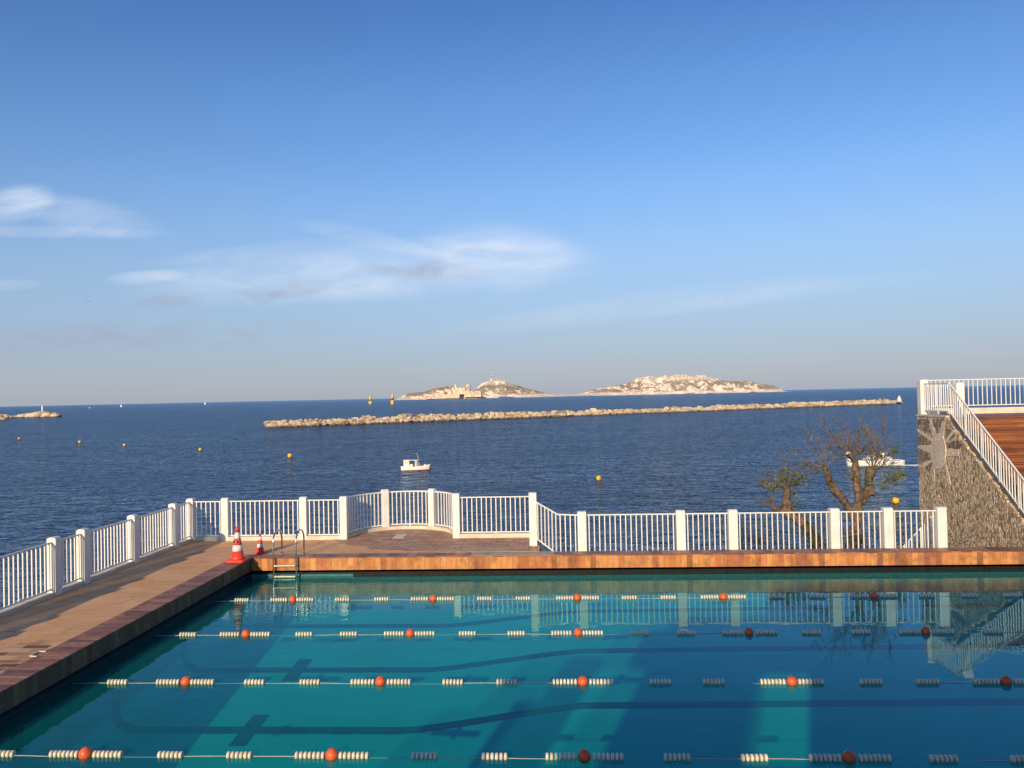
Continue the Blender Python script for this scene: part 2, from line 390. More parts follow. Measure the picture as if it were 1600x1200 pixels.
body_ = g.n('ShaderNodeBsdfDiffuse', {'Color': g.ramp(g.noise(P, 0.35, 3.0), [(0.3, (0.001, 0.27, 0.225)), (0.7, (0.002, 0.30, 0.25))])})
under = g.n('ShaderNodeMixShader', {0: 0.29, 1: tr.outputs[0], 2: body_.outputs[0]})
mx = g.n('ShaderNodeMixShader', {0: fr, 1: under.outputs[0], 2: gl.outputs[0]})
out = g.n('ShaderNodeOutputMaterial', {0: mx.outputs[0]})
M['water'] = m

# the sea
m, g, b = new_mat('sea_water')
P = wpos(g)
def wv(scale, sy, det, dist=0.3): return g.noise(g.n('ShaderNodeMapping', {0: P, 2: (0, 0, R(9)), 3: (scale, scale*sy, scale)}).outputs[0], 1.0, det, 0.55, dist)
big = wv(0.010, 2.6, 4.0); mid = wv(0.10, 1.9, 4.0); sml = wv(0.55, 1.6, 4.0); rip = wv(2.4, 1.3, 3.0)
gust = g.smooth(wv(0.018, 3.2, 4.0, 0.8), 0.32, 0.68, 0.55, 1.35)
mid2 = wv(0.26, 1.8, 3.0, 0.6)
h_ = g.m('ADD', g.m('ADD', g.m('MULTIPLY', mid, 2.4), g.m('MULTIPLY', mid2, 1.7)), g.m('ADD', g.m('MULTIPLY', g.m('MULTIPLY', sml, 0.72), gust), g.m('MULTIPLY', g.m('MULTIPLY', rip, 0.11), gust)))
m.node_tree.nodes.remove(b)
nb_ = g.n('ShaderNodeBump', {'Height': h_, 'Strength': 1.0, 'Distance': 1.0}).outputs[0]
inc = g.n('ShaderNodeNewGeometry').outputs['Incoming']
cs = g.m('ABSOLUTE', g.n('ShaderNodeVectorMath', {0: inc, 1: nb_}, operation='DOT_PRODUCT').outputs['Value'])
fr = g.m('ADD', g.m('MULTIPLY', g.m('POWER', g.m('SUBTRACT', 1.0, cs, clamp=True), 3.0), 0.95), 0.02)   # choppy water never mirrors fully
dfs = g.n('ShaderNodeBsdfDiffuse', {'Color': g.ramp(big, [(0.3, (0.006, 0.022, 0.050)), (0.7, (0.012, 0.036, 0.078))]), 'Normal': nb_})
gls = g.n('ShaderNodeBsdfGlossy', {'Color': (0.60, 0.77, 0.96, 1), 'Roughness': 0.12, 'Normal': nb_})
mxs = g.n('ShaderNodeMixShader', {0: fr, 1: dfs.outputs[0], 2: gls.outputs[0]})
g.t.links.new(mxs.outputs[0], m.node_tree.nodes['Material Output'].inputs[0])
M['sea'] = m

# wood of the steps
m, g, b = new_mat('wood_planks')
P = wpos(g)
nn = g.noise(g.n('ShaderNodeMapping', {0: P, 3: (1.2, 14, 14)}).outputs[0], 2.0, 6.0, 0.65, 0.5)
s_ = g.n('ShaderNodeSeparateXYZ', {0: P})
row = g.m('FLOOR', g.m('DIVIDE', s_.outputs[2], 0.1737))
off = g.n('ShaderNodeTexWhiteNoise', {1: row}, noise_dimensions='1D').outputs[0]
seg = g.m('FLOOR', g.m('ADD', g.m('DIVIDE', s_.outputs[0], 1.7), g.m('MULTIPLY', off, 3.0)))
rnd = g.n('ShaderNodeTexWhiteNoise', {0: g.n('ShaderNodeCombineXYZ', {0: seg, 1: row}).outputs[0]}, noise_dimensions='2D').outputs[0]
cc = g.ramp(rnd, [(0, (0.13, 0.040, 0.014)), (0.5, (0.22, 0.066, 0.020)), (1, (0.34, 0.115, 0.032))])
cc = g.mix(g.smooth(nn, 0.35, 0.7, 0.0, 0.55), cc, (0.11, 0.032, 0.012, 1))
setin(g, b, 'Base Color', cc); b.inputs['Roughness'].default_value = 0.5
bump(g, b, nn, 0.25, 0.01)
M['wood'] = m

# rubble stone of the stair wall
def pebble(name, stops, sc, stretch, joint):
    m, g, b = new_mat(name)
    P = wpos(g)
    wob = g.n('ShaderNodeTexNoise', {'Vector': P, 'Scale': 1.1, 'Detail': 2.0}).outputs[1]
    Pw = g.mix(0.12, P, wob, 'ADD')
    Q = g.n('ShaderNodeMapping', {0: Pw, 2: (R(-18), 0, 0), 3: (1, stretch, 1)}).outputs[0]
    vo = g.n('ShaderNodeTexVoronoi', {'Vector': Q, 'Scale': sc, 'Randomness': 1.0})
    ve = g.n('ShaderNodeTexVoronoi', {'Vector': Q, 'Scale': sc, 'Randomness': 1.0}, feature='DISTANCE_TO_EDGE')
    cell = g.n('ShaderNodeSeparateColor', {0: vo.outputs['Color']}).outputs[0]
    cc = g.ramp(cell, stops)
    jn = g.smooth(ve.outputs[0], 0.0, 0.10, 1.0, 0.0)
    cc = g.mix(g.m('MULTIPLY', jn, 0.8), cc, rgba(joint))
    cc = g.mix(g.smooth(g.noise(P, 0.9, 5.0, 0.6), 0.4, 0.7, 0, 0.25), cc, (0.36, 0.27, 0.15, 1))
    setin(g, b, 'Base Color', cc); b.inputs['Roughness'].default_value = 0.85
    bump(g, b, g.m('ADD', g.smooth(ve.outputs[0], 0.0, 0.22), g.m('MULTIPLY', g.noise(P, 30.0), 0.25)), 0.6, 0.03)
    return m
M['rubble'] = pebble('rubble_stone', [(0, (0.20, 0.14, 0.09)), (0.22, (0.46, 0.33, 0.20)), (0.5, (0.72, 0.53, 0.32)), (0.75, (0.86, 0.66, 0.42)), (0.88, (0.60, 0.38, 0.20)), (1, (0.90, 0.80, 0.62))], 8.5, 1.8, (0.17, 0.115, 0.07))
M['mosaic'] = pebble('dark_pebble_mosaic', [(0, (0.08, 0.055, 0.05)), (0.5, (0.19, 0.12, 0.095)), (0.8, (0.40, 0.28, 0.20)), (1, (0.62, 0.50, 0.38))], 12.0, 1.2, (0.34, 0.26, 0.18))
M['pale'] = pebble('pale_mosaic', [(0, (0.74, 0.57, 0.43)), (0.5, (0.84, 0.68, 0.53)), (1, (0.88, 0.75, 0.60))], 15.0, 1.1, (0.66, 0.50, 0.37))

def limestone(name, sc, veg, vamt, base=(0.84, 0.70, 0.56)):
    m, g, b = new_mat(name)
    P = wpos(g)
    n_ = g.noise(P, sc, 7.0, 0.65, 0.4); n3 = g.noise(P, sc*5, 5.0, 0.65)
    cc = g.ramp(n3, [(0.3, tuple(x*0.62 for x in base)), (0.6, base), (0.8, tuple(min(1, x*1.12) for x in base))])
    if vamt:
        nrm = g.n('ShaderNodeSeparateXYZ', {0: g.n('ShaderNodeNewGeometry').outputs['Normal']})
        z_ = g.n('ShaderNodeSeparateXYZ', {0: P}).outputs[2]
        k_ = g.smooth(g.m('ADD', n_, g.m('MULTIPLY', g.m('SUBTRACT', nrm.outputs[2], 0.8), 0.35)), 0.5-vamt, 0.56-vamt)
        k_ = g.m('MULTIPLY', k_, g.m('MULTIPLY', g.smooth(z_, 4.0, 16.0), g.smooth(z_, 62.0, 92.0, 1.0, 0.35)))
        cc = g.mix(g.m('MULTIPLY', k_, 0.85), cc, rgba(veg))
    setin(g, b, 'Base Color', cc); b.inputs['Roughness'].default_value = 0.95; b.inputs['Specular IOR Level'].default_value = 0.1
    bump(g, b, n3, 0.6, 0.15/sc*0.02)
    return m
M['island'] = limestone('island_limestone', 0.0095, (0.22, 0.18, 0.135), 0.075)
M['riprap'] = limestone('breakwater_rock', 0.35, (0, 0, 0), 0, (0.66, 0.52, 0.36))
g = G(M['riprap'].node_tree); b = M['riprap'].node_tree.nodes['Principled BSDF']
old = b.inputs['Base Color'].links[0].from_socket
z_ = g.n('ShaderNodeSeparateXYZ', {0: g.n('ShaderNodeNewGeometry').outputs['Position']}).outputs[2]
wet = g.smooth(g.m('ADD', z_, g.m('MULTIPLY', g.noise(wpos(g), 0.5, 3.0), 0.8)), -7.0, -6.3, 1.0, 0.0)      # weed and wet rock at the waterline
isl = g.n('ShaderNodeNewGeometry').outputs['Random Per Island']
old = g.mix(1.0, old, g.ramp(isl, [(0.0, 0.42), (0.4, 0.85), (1.0, 1.12)]), 'MULTIPLY')
g.t.links.new(g.mix(g.m('MULTIPLY', wet, 0.85), old, (0.10, 0.07, 0.04, 1)), b.inputs['Base Color'])

# wet foot of rocks along the sea
SEA = -7.64

# ================================================================== SETTING
# sea
s = MB(); s.add([(-60000, -60, SEA), (60000, -60, SEA), (60000, 70000, SEA), (-60000, 70000, SEA)], [(0, 1, 2, 3)])
structure(s.build('sea', M['sea']))

# quay under the pool deck
DECK = 0.465
XL, XCI, YF, YB = -10.62, -7.7, 19.45, 22.15
q = MB()
q.box(XL, -8.2, -7.0, YB, -9.0, DECK)
q.box(-8.2, -0.58, 19.92, YB, -9.0, DECK)
structure(q.build('pool_deck', M['deck']))
q = MB()
arc = [(-4.47+1.72*math.cos(t), 22.152+1.62*math.sin(t)) for t in [math.pi*i/24 for i in range(25)]]
q.prism(arc, -9.0, DECK+0.001)
structure(q.build('bastion_deck', M['bastion']))
q = MB()   # red-brown pavers spreading from the bastion over the far deck
patch = [(-6.35, 21.95), (-5.7, 21.0), (-5.1, 20.75), (-4.9, 20.35), (-4.0, 20.2), (-2.2, 20.25), (-1.9, 20.0), (-0.62, 20.0), (-0.62, 22.1), (-2.6, 22.13), (-2.9, 22.3), (-6.0, 22.3)]
q.prism(patch, DECK-0.02, DECK+0.005)
structure(q.build('bastion_paving', M['bastion']))
q = MB(); q.box(-0.58, 20.0, 20.35, 27.9, -9.0, -1.5)
structure(q.build('garden_ground', M['quay']))
q = MB(); q.box(17.6, 30.0, -7.0, 19.92, -9.0, DECK); q.box(11.8, 30.0, 19.92, 20.34, -9.0, DECK-0.003); q.box(-8.2, 17.6, -7.0, 3.2, -9.0, DECK)
structure(q.build('terrace_ground', M['deck']))

# ------------------------------------------------------------------ swimming pool
PX0, PX1, PY0, PY1 = -7.72, 17.4, 3.7, 19.5
def fdep(x, y):
    dl = 1.24-0.064*(y-13.4); dsh = 0.82-0.042*(y-13.4)-0.010*max(0, x)
    t = min(1, max(0, (x+2.7)/3.0)); t = t*t*(3-2*t)*0.35+t*0.65
    e = dl+(dsh-dl)*t
    d0 = x-PX0
    if d0 < 0.32: e = e-0.32+math.sqrt(max(0, 0.32**2-(0.32-d0)**2))
    return max(0.1, e)
pool = empty('swimming_pool', (0, 0, 0), 'turquoise swimming pool with dark lane lines and an orange tiled rim', 'swimming pool')
xs = [PX0+0.32*(1-math.cos(math.pi/2*i/8)) for i in range(9)]+[-7.4+0.15*i for i in range(1, 56)]+[1.2+1.2*i for i in range(14)]
xs = sorted(set(round(x, 4) for x in xs if x < PX1))+[PX1]
ys = [PY0+(PY1-PY0)*i/40 for i in range(41)]
s = MB(); vs = [(x, y, -fdep(x, y)) for y in ys for x in xs]; nx = len(xs)
s.add(vs, [(j*nx+i, j*nx+i+1, (j+1)*nx+i+1, (j+1)*nx+i) for j in range(40) for i in range(nx-1)])
s.build('pool_floor', M['floor'], pool, smooth=True)
s = MB()
s.box(PX0-0.25, PX0, PY0, PY1+0.2, -2.6, 0.035)            # end wall
s.box(PX0, PX1, PY1, PY1+0.2, -2.6, 0.05)                    # far wall
s.box(PX0-0.25, PX1, PY0-0.25, PY0, -2.6, 0.05)
s.box(PX1, PX1+0.2, PY0-0.25, PY1+0.2, -2.6, 0.05)
s.build('pool_wall', M['pool_tile'], pool)
s = MB(); s.box(-5.15, PX1, PY1-0.02, PY1, -0.02, 0.105); s.build('rubber_strip', M['black'], pool)
s = MB(); s.box(PX0, PX0+0.012, PY0, PY1-0.025, -0.20, 0.034); s.build('shade_band', M['black'], pool)  # black strip standing in for shade on the end wall at the water
s = MB()   # overflow gutter behind the rim
s.box(PX0, PX1, PY1+0.3, PY1+0.4, -0.3, 0.158); s.box(PX0, PX1, PY1+0.2, PY1+0.3, -0.3, -0.02)
s.box(PX0-0.46, PX0-0.36, PY0, PY1+0.3, -0.3, 0.158); s.box(PX0-0.36, PX0-0.25, PY0, PY1+0.3, -0.3, -0.02)
s.build('gutter', M['gutter'], pool)
# rim: tile faces and tile tops
top = DECK+0.006
s = MB(); s.box(-8.2, XCI-0.012, -7.0, 19.92, 0.16, top-0.02); s.build('coping_body', M['gutter'], pool)
s = MB(); s.box(-8.2, XCI+0.012, 3.2, 19.46, top-0.02, top); s.build('coping_top', M['cope_top_left'], pool, bevel=0.006)
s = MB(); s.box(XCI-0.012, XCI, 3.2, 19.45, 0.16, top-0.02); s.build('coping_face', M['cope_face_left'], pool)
s = MB(); s.box(XCI-0.012, PX1+0.2, YF+0.012, 19.91, 0.16, top-0.02); s.build('coping_body', M['gutter'], pool)
s = MB(); s.box(-8.2, PX1+0.2, YF-0.012, 19.915, top-0.0199, top+0.003); s.build('coping_top', M['cope_top_far'], pool, bevel=0.006)
s = MB(); s.box(XCI, PX1+0.2, YF, YF+0.012, 0.16, top-0.02); s.build('coping_face', M['cope_face_far'], pool)
# lane lines follow the floor and climb the end wall
LW = 0.125
for yc in (5.9, 8.4, 10.9, 13.4, 15.9, 18.4):
    s = MB(); pts = [(PX0+0.006, -0.19)]
    for x in xs:
        if x > PX0+0.003: pts.append((x+0.006, -fdep(x, yc)+0.006))
    vs = []; 
    for x, z in pts:
        ta = 0.0
        vs += [(x, yc-LW, -fdep(max(x, PX0), yc-LW)+0.006 if z != -0.19 else z), (x, yc+LW, -fdep(max(x, PX0), yc+LW)+0.006 if z != -0.19 else z)]
    s.add(vs, [(2*i, 2*i+1, 2*i+3, 2*i+2) for i in range(len(pts)-1)])
    if yc < 18:
        gx = [-5.52+0.14*i for i in range(3)]; gy = [yc-0.55+0.11*i for i in range(11)]
        vs = [(x, y, -fdep(x, y)+0.012) for y in gy for x in gx]
        s.add(vs, [(j*3+i, j*3+i+1, (j+1)*3+i+1, (j+1)*3+i) for j in range(10) for i in range(2)])
    s.build('lane_line', M['lane'], pool)
# water sheet
s = MB(); gx = 60
s.add([(PX0-0.002, PY0, 0), (PX1, PY0, 0), (PX1, PY1+0.001, 0), (PX0-0.002, PY1+0.001, 0)], [(0, 1, 2, 3)])
structure(s.build('pool_water', M['water']))

# ------------------------------------------------------------------ lane ropes
disc = [(0.012, -0.019), (0.036, -0.019), (0.045, -0.012), (0.047, 0.0), (0.045, 0.012), (0.036, 0.019), (0.012, 0.019)]
def floats(n):
    s = MB()
    for i in range(n): s.lathe(disc, ((i-(n-1)/2)*0.054, 0, 0), 16, 'x')
    return s.mesh('float_discs', M['float'], True)
six, seven = floats(6), floats(7)
s = MB(); s.ball((0, 0, 0), 0.082, 12, (0.95, 1, 1)); ballm = s.mesh('ball_float', M['orange'], True)
rows = [(17.15, -5.88, 'lane rope with cream floats and orange balls, farthest, next to the ladder'),
        (14.64, -5.93, 'lane rope with cream floats and orange balls, second from the tiled far rim'),
        (12.16, -5.89, 'lane rope with cream floats and orange balls, second nearest of the four'),
        (9.66, -5.95, 'lane rope with cream floats and orange balls, nearest of the four')]
for y, xb, lab in rows:
    ro = empty('lane_rope', (PX0, y, 0), lab, 'lane rope', 'lane ropes across the pool')
    s = MB(); pts = []
    for i in range(101):
        t = i/100; x = (PX1-PX0)*t; pts.append((x, 0.012*math.sin(x*1.1+y), -0.0015+0.0065*math.sin(x*2.05)+0.003*math.sin(x*5.3+y)))
    s.tube(pts, 0.0045, 6); s.build('rope', M['rope'], ro, True)
    for kx in range(-1, 8):
        bx = xb+3.085*kx-PX0
        if kx >= 0:
            put('ball_float', ballm, ro, (bx+random.uniform(-.02, .02), 0, 0.028))
            for sgn in (-1, 1): put('disc_floats', seven, ro, (bx+sgn*(0.082+0.20)+random.uniform(-.02, .02), 0.0, 0.022))
        for fr_ in ((0.36, 0.635) if kx >= 0 else (0.64,)):
            put('disc_floats', six, ro, (bx+3.085*fr_+random.uniform(-.04, .04), 0, 0.020), random.uniform(-.02, .02))

# ------------------------------------------------------------------ ladder
lad = empty('pool_ladder', (-6.82, 19.6, DECK), 'stainless steel pool ladder with two curved handrails at the corner of the far rim', 'ladder')
def lpart(name, s, mat_, sm=True):
    o = s.build(name, mat_, None, sm); o.parent = lad; o.matrix_parent_inverse = Matrix.Translation(lad.location).inverted(); return o
for x in (-7.10, -6.53):
    s = MB(); pts = [(x, 19.36, -0.9), (x, 19.36, 0.2), (x, 19.36, 0.86)]
    for i in range(1, 12):
        t = math.pi*i/12; pts.append((x, 19.36+0.31*(1-math.cos(t)), 0.86+0.26*math.sin(t)))
    pts += [(x, 19.98, 0.86), (x-0.01, 20.0, DECK)]
    s.tube(pts, 0.021, 10); s.lathe([(0.045, 0), (0.045, 0.012), (0.022, 0.02)], (x-0.01, 20.0, DECK+0.006), 14)
    lpart('handrail', s, M['steel'])
for z in (0.30, 0.035, -0.24, -0.52):
    s = MB(); s.obox((-6.815, 19.35, z), (0.265, 0, 0), (0, 0.03, 0), (0, 0, 0.014)); lpart('step', s, M['float'], False)

# ------------------------------------------------------------------ traffic cones
def cone(x, y, z, h, wd, lab):
    c = empty('traffic_cone', (x, y, z), lab, 'traffic cone', 'traffic cones at the pool corner')
    rb, rtp = wd*0.34, wd*0.075
    rad = lambda t: rb+(rtp-rb)*t
    s = MB(); sq = [(wd/2*sx, wd/2*sy) for sx, sy in ((-1, -.8), (-.8, -1), (.8, -1), (1, -.8), (1, .8), (.8, 1), (-.8, 1), (-1, .8))]
    s.prism(sq, 0, 0.03*h/0.5); s.build('base', M['red_cone'], c, bevel=0.008)
    bands = [(0.0, 0.25, 'red_cone'), (0.25, 0.44, 'cone_white'), (0.44, 0.63, 'red_cone'), (0.63, 0.82, 'cone_white'), (0.82, 1.0, 'red_cone')]
    z0 = 0.03*h/0.5
    for a, b_, mt in bands:
        s = MB(); pr = [(rad(a)*(1.25 if a == 0 else 1), z0+a*(h-z0)), (rad(a+0.06), z0+(a+0.06)*(h-z0)), (rad(b_), z0+b_*(h-z0))]
        if b_ == 1.0: pr = [(rad(a), z0+a*(h-z0)), (rad(0.96), z0+0.96*(h-z0)), (rad(1.0)*0.6, h), (0.0, h+0.004)]
        s.lathe(pr, (0, 0, 0), 24); s.build('tip' if b_ == 1.0 else 'band' if mt == 'cone_white' else 'cone_body', M[mt], c, True)
    if h > 0.7:
        for sgn in (-0.55, 0.35):
            a = -math.pi/2+sgn; rr = rad(0.535)-0.004; s = MB()
            s.tube([(rr*math.cos(a), rr*math.sin(a), z0+0.535*(h-z0)), ((rr+.009)*math.cos(a), (rr+.009)*math.sin(a), z0+0.535*(h-z0))], 0.028, 12)
            s.build('hole', M['dark'], c)
cone(-7.90, 19.12, top+0.002, 0.84, 0.46, 'tall red and white traffic cone on the pool rim corner, with dark holes')
cone(-7.72, 20.12, DECK+0.002, 0.51, 0.29, 'small red and white traffic cone on the deck behind the taller one')

# ------------------------------------------------------------------ railings
def post_mesh(h, wd=0.20, dp=0.20):
    """post with an arched top; arch across local x, run along local y"""
    n = 8; prof = [(-wd/2, 0), (wd/2, 0), (wd/2, h-0.045)]
    for i in range(1, n):
        t = math.pi*i/n; prof.append((wd/2*math.cos(t), h-0.045+0.045*math.sin(t)))
    prof.append((-wd/2, h-0.045))
    s = MB(); s.extr([(x, -dp/2, z) for x, z in prof], (0, dp, 0)); return s.mesh('post', M['white'])
def add_post(par, x, y, z0, z1, rz, wd=0.20):
    o = bpy.data.objects.new('post', post_mesh(z1-z0, wd, wd)); col.objects.link(o); o.parent = par
    o.location = (x, y, z0); o.rotation_euler = (0, 0, rz)
    md = o.modifiers.new('bevel', 'BEVEL'); md.width = 0.012; md.segments = 2; md.limit_method = 'ANGLE'; md.angle_limit = R(40)
    return o
def add_panel(par, p, q, b0, b1, t0, t1, pitch_=0.132, foot=None, bw=0.025, gap=0.10, bent=None):
    """rail panel from p to q (x, y); b and t are the heights of the bottom and top rail at each end"""
    p, q = Vector((p[0], p[1], 0)), Vector((q[0], q[1], 0)); L = (q-p).length; d_ = (q-p)/L; sd_ = Vector((0, 0, 1)).cross(d_)
    P = lambda t, z: p+d_*(L*t)+Vector((0, 0, z))
    bars = MB(); n = max(1, round((L-0.02)/pitch_))
    for i in range(n):
        t = (i+0.5)/n; zb, zt = b0+(b1-b0)*t, t0+(t1-t0)*t
        bars.obox(P(t, (zb+zt)/2), d_*bw/2, sd_*bw/2, (0, 0, (zt-zb)/2-0.012))
    pn = bars.build('rail_panel', M['white'], par)
    e = 0.0
    s = MB(); s.bar(P(e, t0), P(1-e, t1), 0.045, 0.030); s.build('top_rail', M['white'], pn, bevel=0.006)
    s = MB(); s.bar(P(e, b0), P(1-e, b1), 0.040, 0.030); s.build('bottom_rail', M['white'], pn, bevel=0.006)
    if foot is not None:
        s = MB()
        for t in ([0.5] if L < 3 else [0.25, 0.5, 0.75]):
            zb = b0+(b1-b0)*t
            s.obox(P(t, (zb+foot)/2-0.01), d_*0.02, sd_*0.02, (0, 0, (zb-foot)/2)); s.lathe([(0.045, 0), (0.03, 0.02), (0.02, 0.05)], P(t, foot), 12)
        s.build('foot', M['white'], pn)
    return pn
def run(par, posts, zb, zt, rz, dz0, ztop, kerb=None):
    for (x, y) in posts: add_post(par, x, y, dz0, ztop, rz)
    for (a, b_) in zip(posts[:-1], posts[1:]):
        a_, b2 = Vector(a), Vector(b_); d_ = (b2-a_).normalized()
        add_panel(par, a_+d_*0.10, b2-d_*0.10, zb, zb, zt, zt, foot=(DECK+0.13 if (b2-a_).length > 1.5 else None))
KZ = DECK+0.075
# along the left side of the deck
XR = -10.42
rl = empty('railing', (0, 0, 0), 'white railing running along the left side of the tan deck, seen at a slant', 'railing', 'white railings around the pool deck')
py = [22.02, 21.0, 18.95, 16.9, 15.9, 13.85, 12.85, 10.8, 9.8, 7.75]
run(rl, [(XR, y) for y in py], DECK+0.14, 1.555, 0.0, DECK, 1.66)
s = MB(); s.box(XR-0.14, XR+0.07, 4.0, 22.15, DECK-0.05, KZ); s.build('kerb', M['kerb'], rl, bevel=0.008)
# across the end, left of the bastion
rl = empty('railing', (0, 0, 0), 'white railing behind the traffic cones and ladder, from deck corner to the round bay', 'railing', 'white railings around the pool deck')
pxs = [-9.42, -7.19, -6.05]
for x in pxs: add_post(rl, x, 22.02, DECK, 1.66, math.pi/2)
for a, b_ in zip([XR]+pxs[:-1], pxs): add_panel(rl, (a+0.10, 22.02), (b_-0.10, 22.02), DECK+0.13, DECK+0.13, 1.555, 1.555, foot=KZ+0.05 if b_-a > 1.5 else None)
s = MB(); s.box(XR+0.0705, -6.12, 21.93, 22.15, DECK-0.05, KZ+0.03); s.build('kerb', M['kerb'], rl, bevel=0.008)
# round bay
rl = empty('railing', (0, 0, 0), 'white curved railing round the bay in the middle, with two posts', 'railing', 'white railings around the pool deck')
cx, cy, ra, rb = -4.48, 22.1, 1.56, 1.56
def cpt(a): return (cx+ra*math.cos(a), cy+rb*math.sin(a))
angs = [math.pi-0.02, R(118), R(64), 0.03]
for a in angs[1:3]: 
    x, y = cpt(a); add_post(rl, x, y, DECK, 1.665, a+math.pi*0)
for a0, a1 in zip(angs[:-1], angs[1:]):
    bars, tr_, br_ = MB(), MB(), MB(); n = max(4, round(abs(a1-a0)*ra/0.128))
    for i in range(n):
        a = a0+(a1-a0)*(i+0.7)/(n+0.4); x, y = cpt(a)
        e1, e2 = Vector((math.cos(a), math.sin(a), 0)), Vector((-math.sin(a), math.cos(a), 0))
        bars.obox((x, y, (0.605+1.575)/2), e1*0.0135, e2*0.0135, (0, 0, (1.575-0.605)/2-0.012))
    for k_ in range(16):
        b0, b1 = a0+(a1-a0)*k_/16, a0+(a1-a0)*(k_+1)/16
        (x0, y0), (x1, y1) = cpt(b0), cpt(b1)
        tr_.bar((x0, y0, 1.575), (x1, y1, 1.575), 0.045, 0.034); br_.bar((x0, y0, 0.605), (x1, y1, 0.605), 0.04, 0.03)
    am = (a0+a1)/2; x, y = cpt(am); br_.obox((x, y, 0.58), (0.02, 0, 0), (0, 0.02, 0), (0, 0, 0.035))
    pn = bars.build('rail_panel', M['white'], rl); tr_.build('top_rail', M['white'], pn); br_.build('bottom_rail', M['white'], pn)
s = MB(); 
ring = [(cx+1.46*math.cos(t), cy+1.46*math.sin(t)) for t in [math.pi*i/28 for i in range(29)]]+[(cx+1.68*math.cos(t), cy+1.68*math.sin(t)) for t in [math.pi*(28-i)/28 for i in range(29)]]
n = 29
for i in range(28):
    s.prism([ring[i], ring[i+1], ring[2*n-2-i], ring[2*n-1-i]], DECK-0.05, KZ+0.02)
s.build('kerb', M['kerb'], rl)
# right of the bay up to the tall post
rl = empty('railing', (0, 0, 0), 'short white railing between the curved bay and the tall post', 'railing', 'white railings around the pool deck')
add_post(rl, -2.90, 22.02, DECK, 1.70, math.pi/2)
add_post(rl, -0.74, 20.80, DECK, 1.84, math.pi/2)
add_panel(rl, (-2.80, 22.02), (-0.80, 22.02), DECK+0.15, DECK+0.15, 1.575, 1.575, foot=KZ+0.05)
add_panel(rl, (-0.72, 22.02), (-0.735, 20.92), DECK+0.15, DECK+0.15, 1.575, 1.575)
s = MB(); s.box(-2.80, -0.6, 21.93, 22.15, DECK-0.05, KZ+0.04); s.build('kerb', M['kerb'], rl, bevel=0.008)
# low run behind the far rim
rl = empty('railing', (0, 0, 0), 'low white railing behind the orange tiled far rim, in front of the trees', 'railing', 'white railings around the pool deck')
YR = 20.05
pr_ = [0.50, 2.93, 4.20, 6.65, 7.92, 9.18]
for x in pr_: add_post(rl, x, YR, -0.30, 1.445, math.pi/2, 0.22)
for a, b_ in zip(pr_[:-1], pr_[1:]): add_panel(rl, (a+0.11, YR), (b_-0.11, YR), 0.16, 0.16, 1.345, 1.345)
add_panel(rl, (-0.66, 20.72), (-0.10, 20.12), 0.66, 0.34, 1.60, 1.36)
add_panel(rl, (-0.10, 20.12), (0.40, YR), 0.34, 0.16, 1.36, 1.345)
s = MB(); s.box(-0.575, 11.7, 19.93, 20.34, -9.0, 0.10); s.build('footing', M['quay'], rl)
# a stair rail going down behind it
rl = empty('stair_railing', (0, 0, 0), 'dark topped white stair railing sloping down behind the last post by the stone wall', 'railing')
a, b_ = at_y(1462, 801, 21.6), at_y(1404, 862, 22.2)
add_panel(rl, (a.x, a.y), (b_.x, b_.y), a.z-1.1, b_.z-1.1, a.z, b_.z, pitch_=0.10, bw=0.04)

# ------------------------------------------------------------------ stairs, landing and stone wall
XW = 11.8; LZ = 3.42; YS = 24.9; N = 17
rise = (LZ-DECK)/N; runl = 0.258
y_bot = YS-runl*N
st = empty('staircase', (XW, y_bot, DECK), 'wide staircase of red-brown wood beside the stone wall, at the right edge', 'stairs')
def spart(name, s, mat_, bev=0.0):
    o = s.build(name, mat_, st, False, bev); o.matrix_parent_inverse = Matrix.Translation(st.location).inverted(); return o
s = MB()
for i in range(N):
    y0 = y_bot+runl*i; s.box(XW+0.36, 19.0, y0+0.022, y0+0.05, DECK+rise*i, DECK+rise*(i+1)-0.0305)
spart('risers', s, M['wood'])
s = MB()
for i in range(N):
    y0 = y_bot+runl*i; s.box(XW+0.36, 19.0, y0-0.02, y0+runl+0.019, DECK+rise*(i+1)-0.03, DECK+rise*(i+1))
spart('treads', s, M['wood'], 0.004)
s = MB(); s.box(XW+0.36, 19.0, YS+0.02, 27.87, LZ-0.06, LZ-0.002); spart('landing', s, M['wood'])

wall = empty('stone_wall', (XW, 24, 0), 'rubble stone wall with a pale sun figure, carrying the stairs at the right', 'wall')
def wpart(name, s, mat_):
    o = s.build(name, mat_, wall); o.matrix_parent_inverse = Matrix.Translation(wall.location).inverted(); return o
prof = [(27.2, -9.0), (27.2, 3.40), (25.15, 3.40)]
yy_ = 25.15; zz = 3.40
stp = 12
for i in range(stp):          # ragged, stepped upper edge under the railing
    f = (i+1)/stp
    yn = 25.15+(20.35-25.15)*f; zn = 3.40+(0.28-3.40)*f
    prof.append((yn+0.19, zn+0.08+random.uniform(-.02, .02))); prof.append((yn+0.03, zn-0.08+random.uniform(-.03, .02)))
prof += [(20.35, -9.0)]
s = MB(); s.extr([(XW, y, z) for y, z in prof], (0.35, 0, 0)); wpart('masonry', s, M['rubble'])
s = MB(); s.box(XW-0.02, XW+0.36, 25.2, 27.22, 3.402, 3.46); wpart('capstone', s, M['kerb'])
def onwall(pts, t, name, mt):
    P3 = []
    for x, y in pts:
        p = at_x(x, y, XW); P3.append((XW+0.01, min(27.17, p.y), p.z))
    s = MB(); s.extr(P3, (-0.01-t, 0, 0)); wpart(name, s, mt)
S5 = lambda cx_, cy_: (1430+cx_/5.45, 640+cy_/5.45)
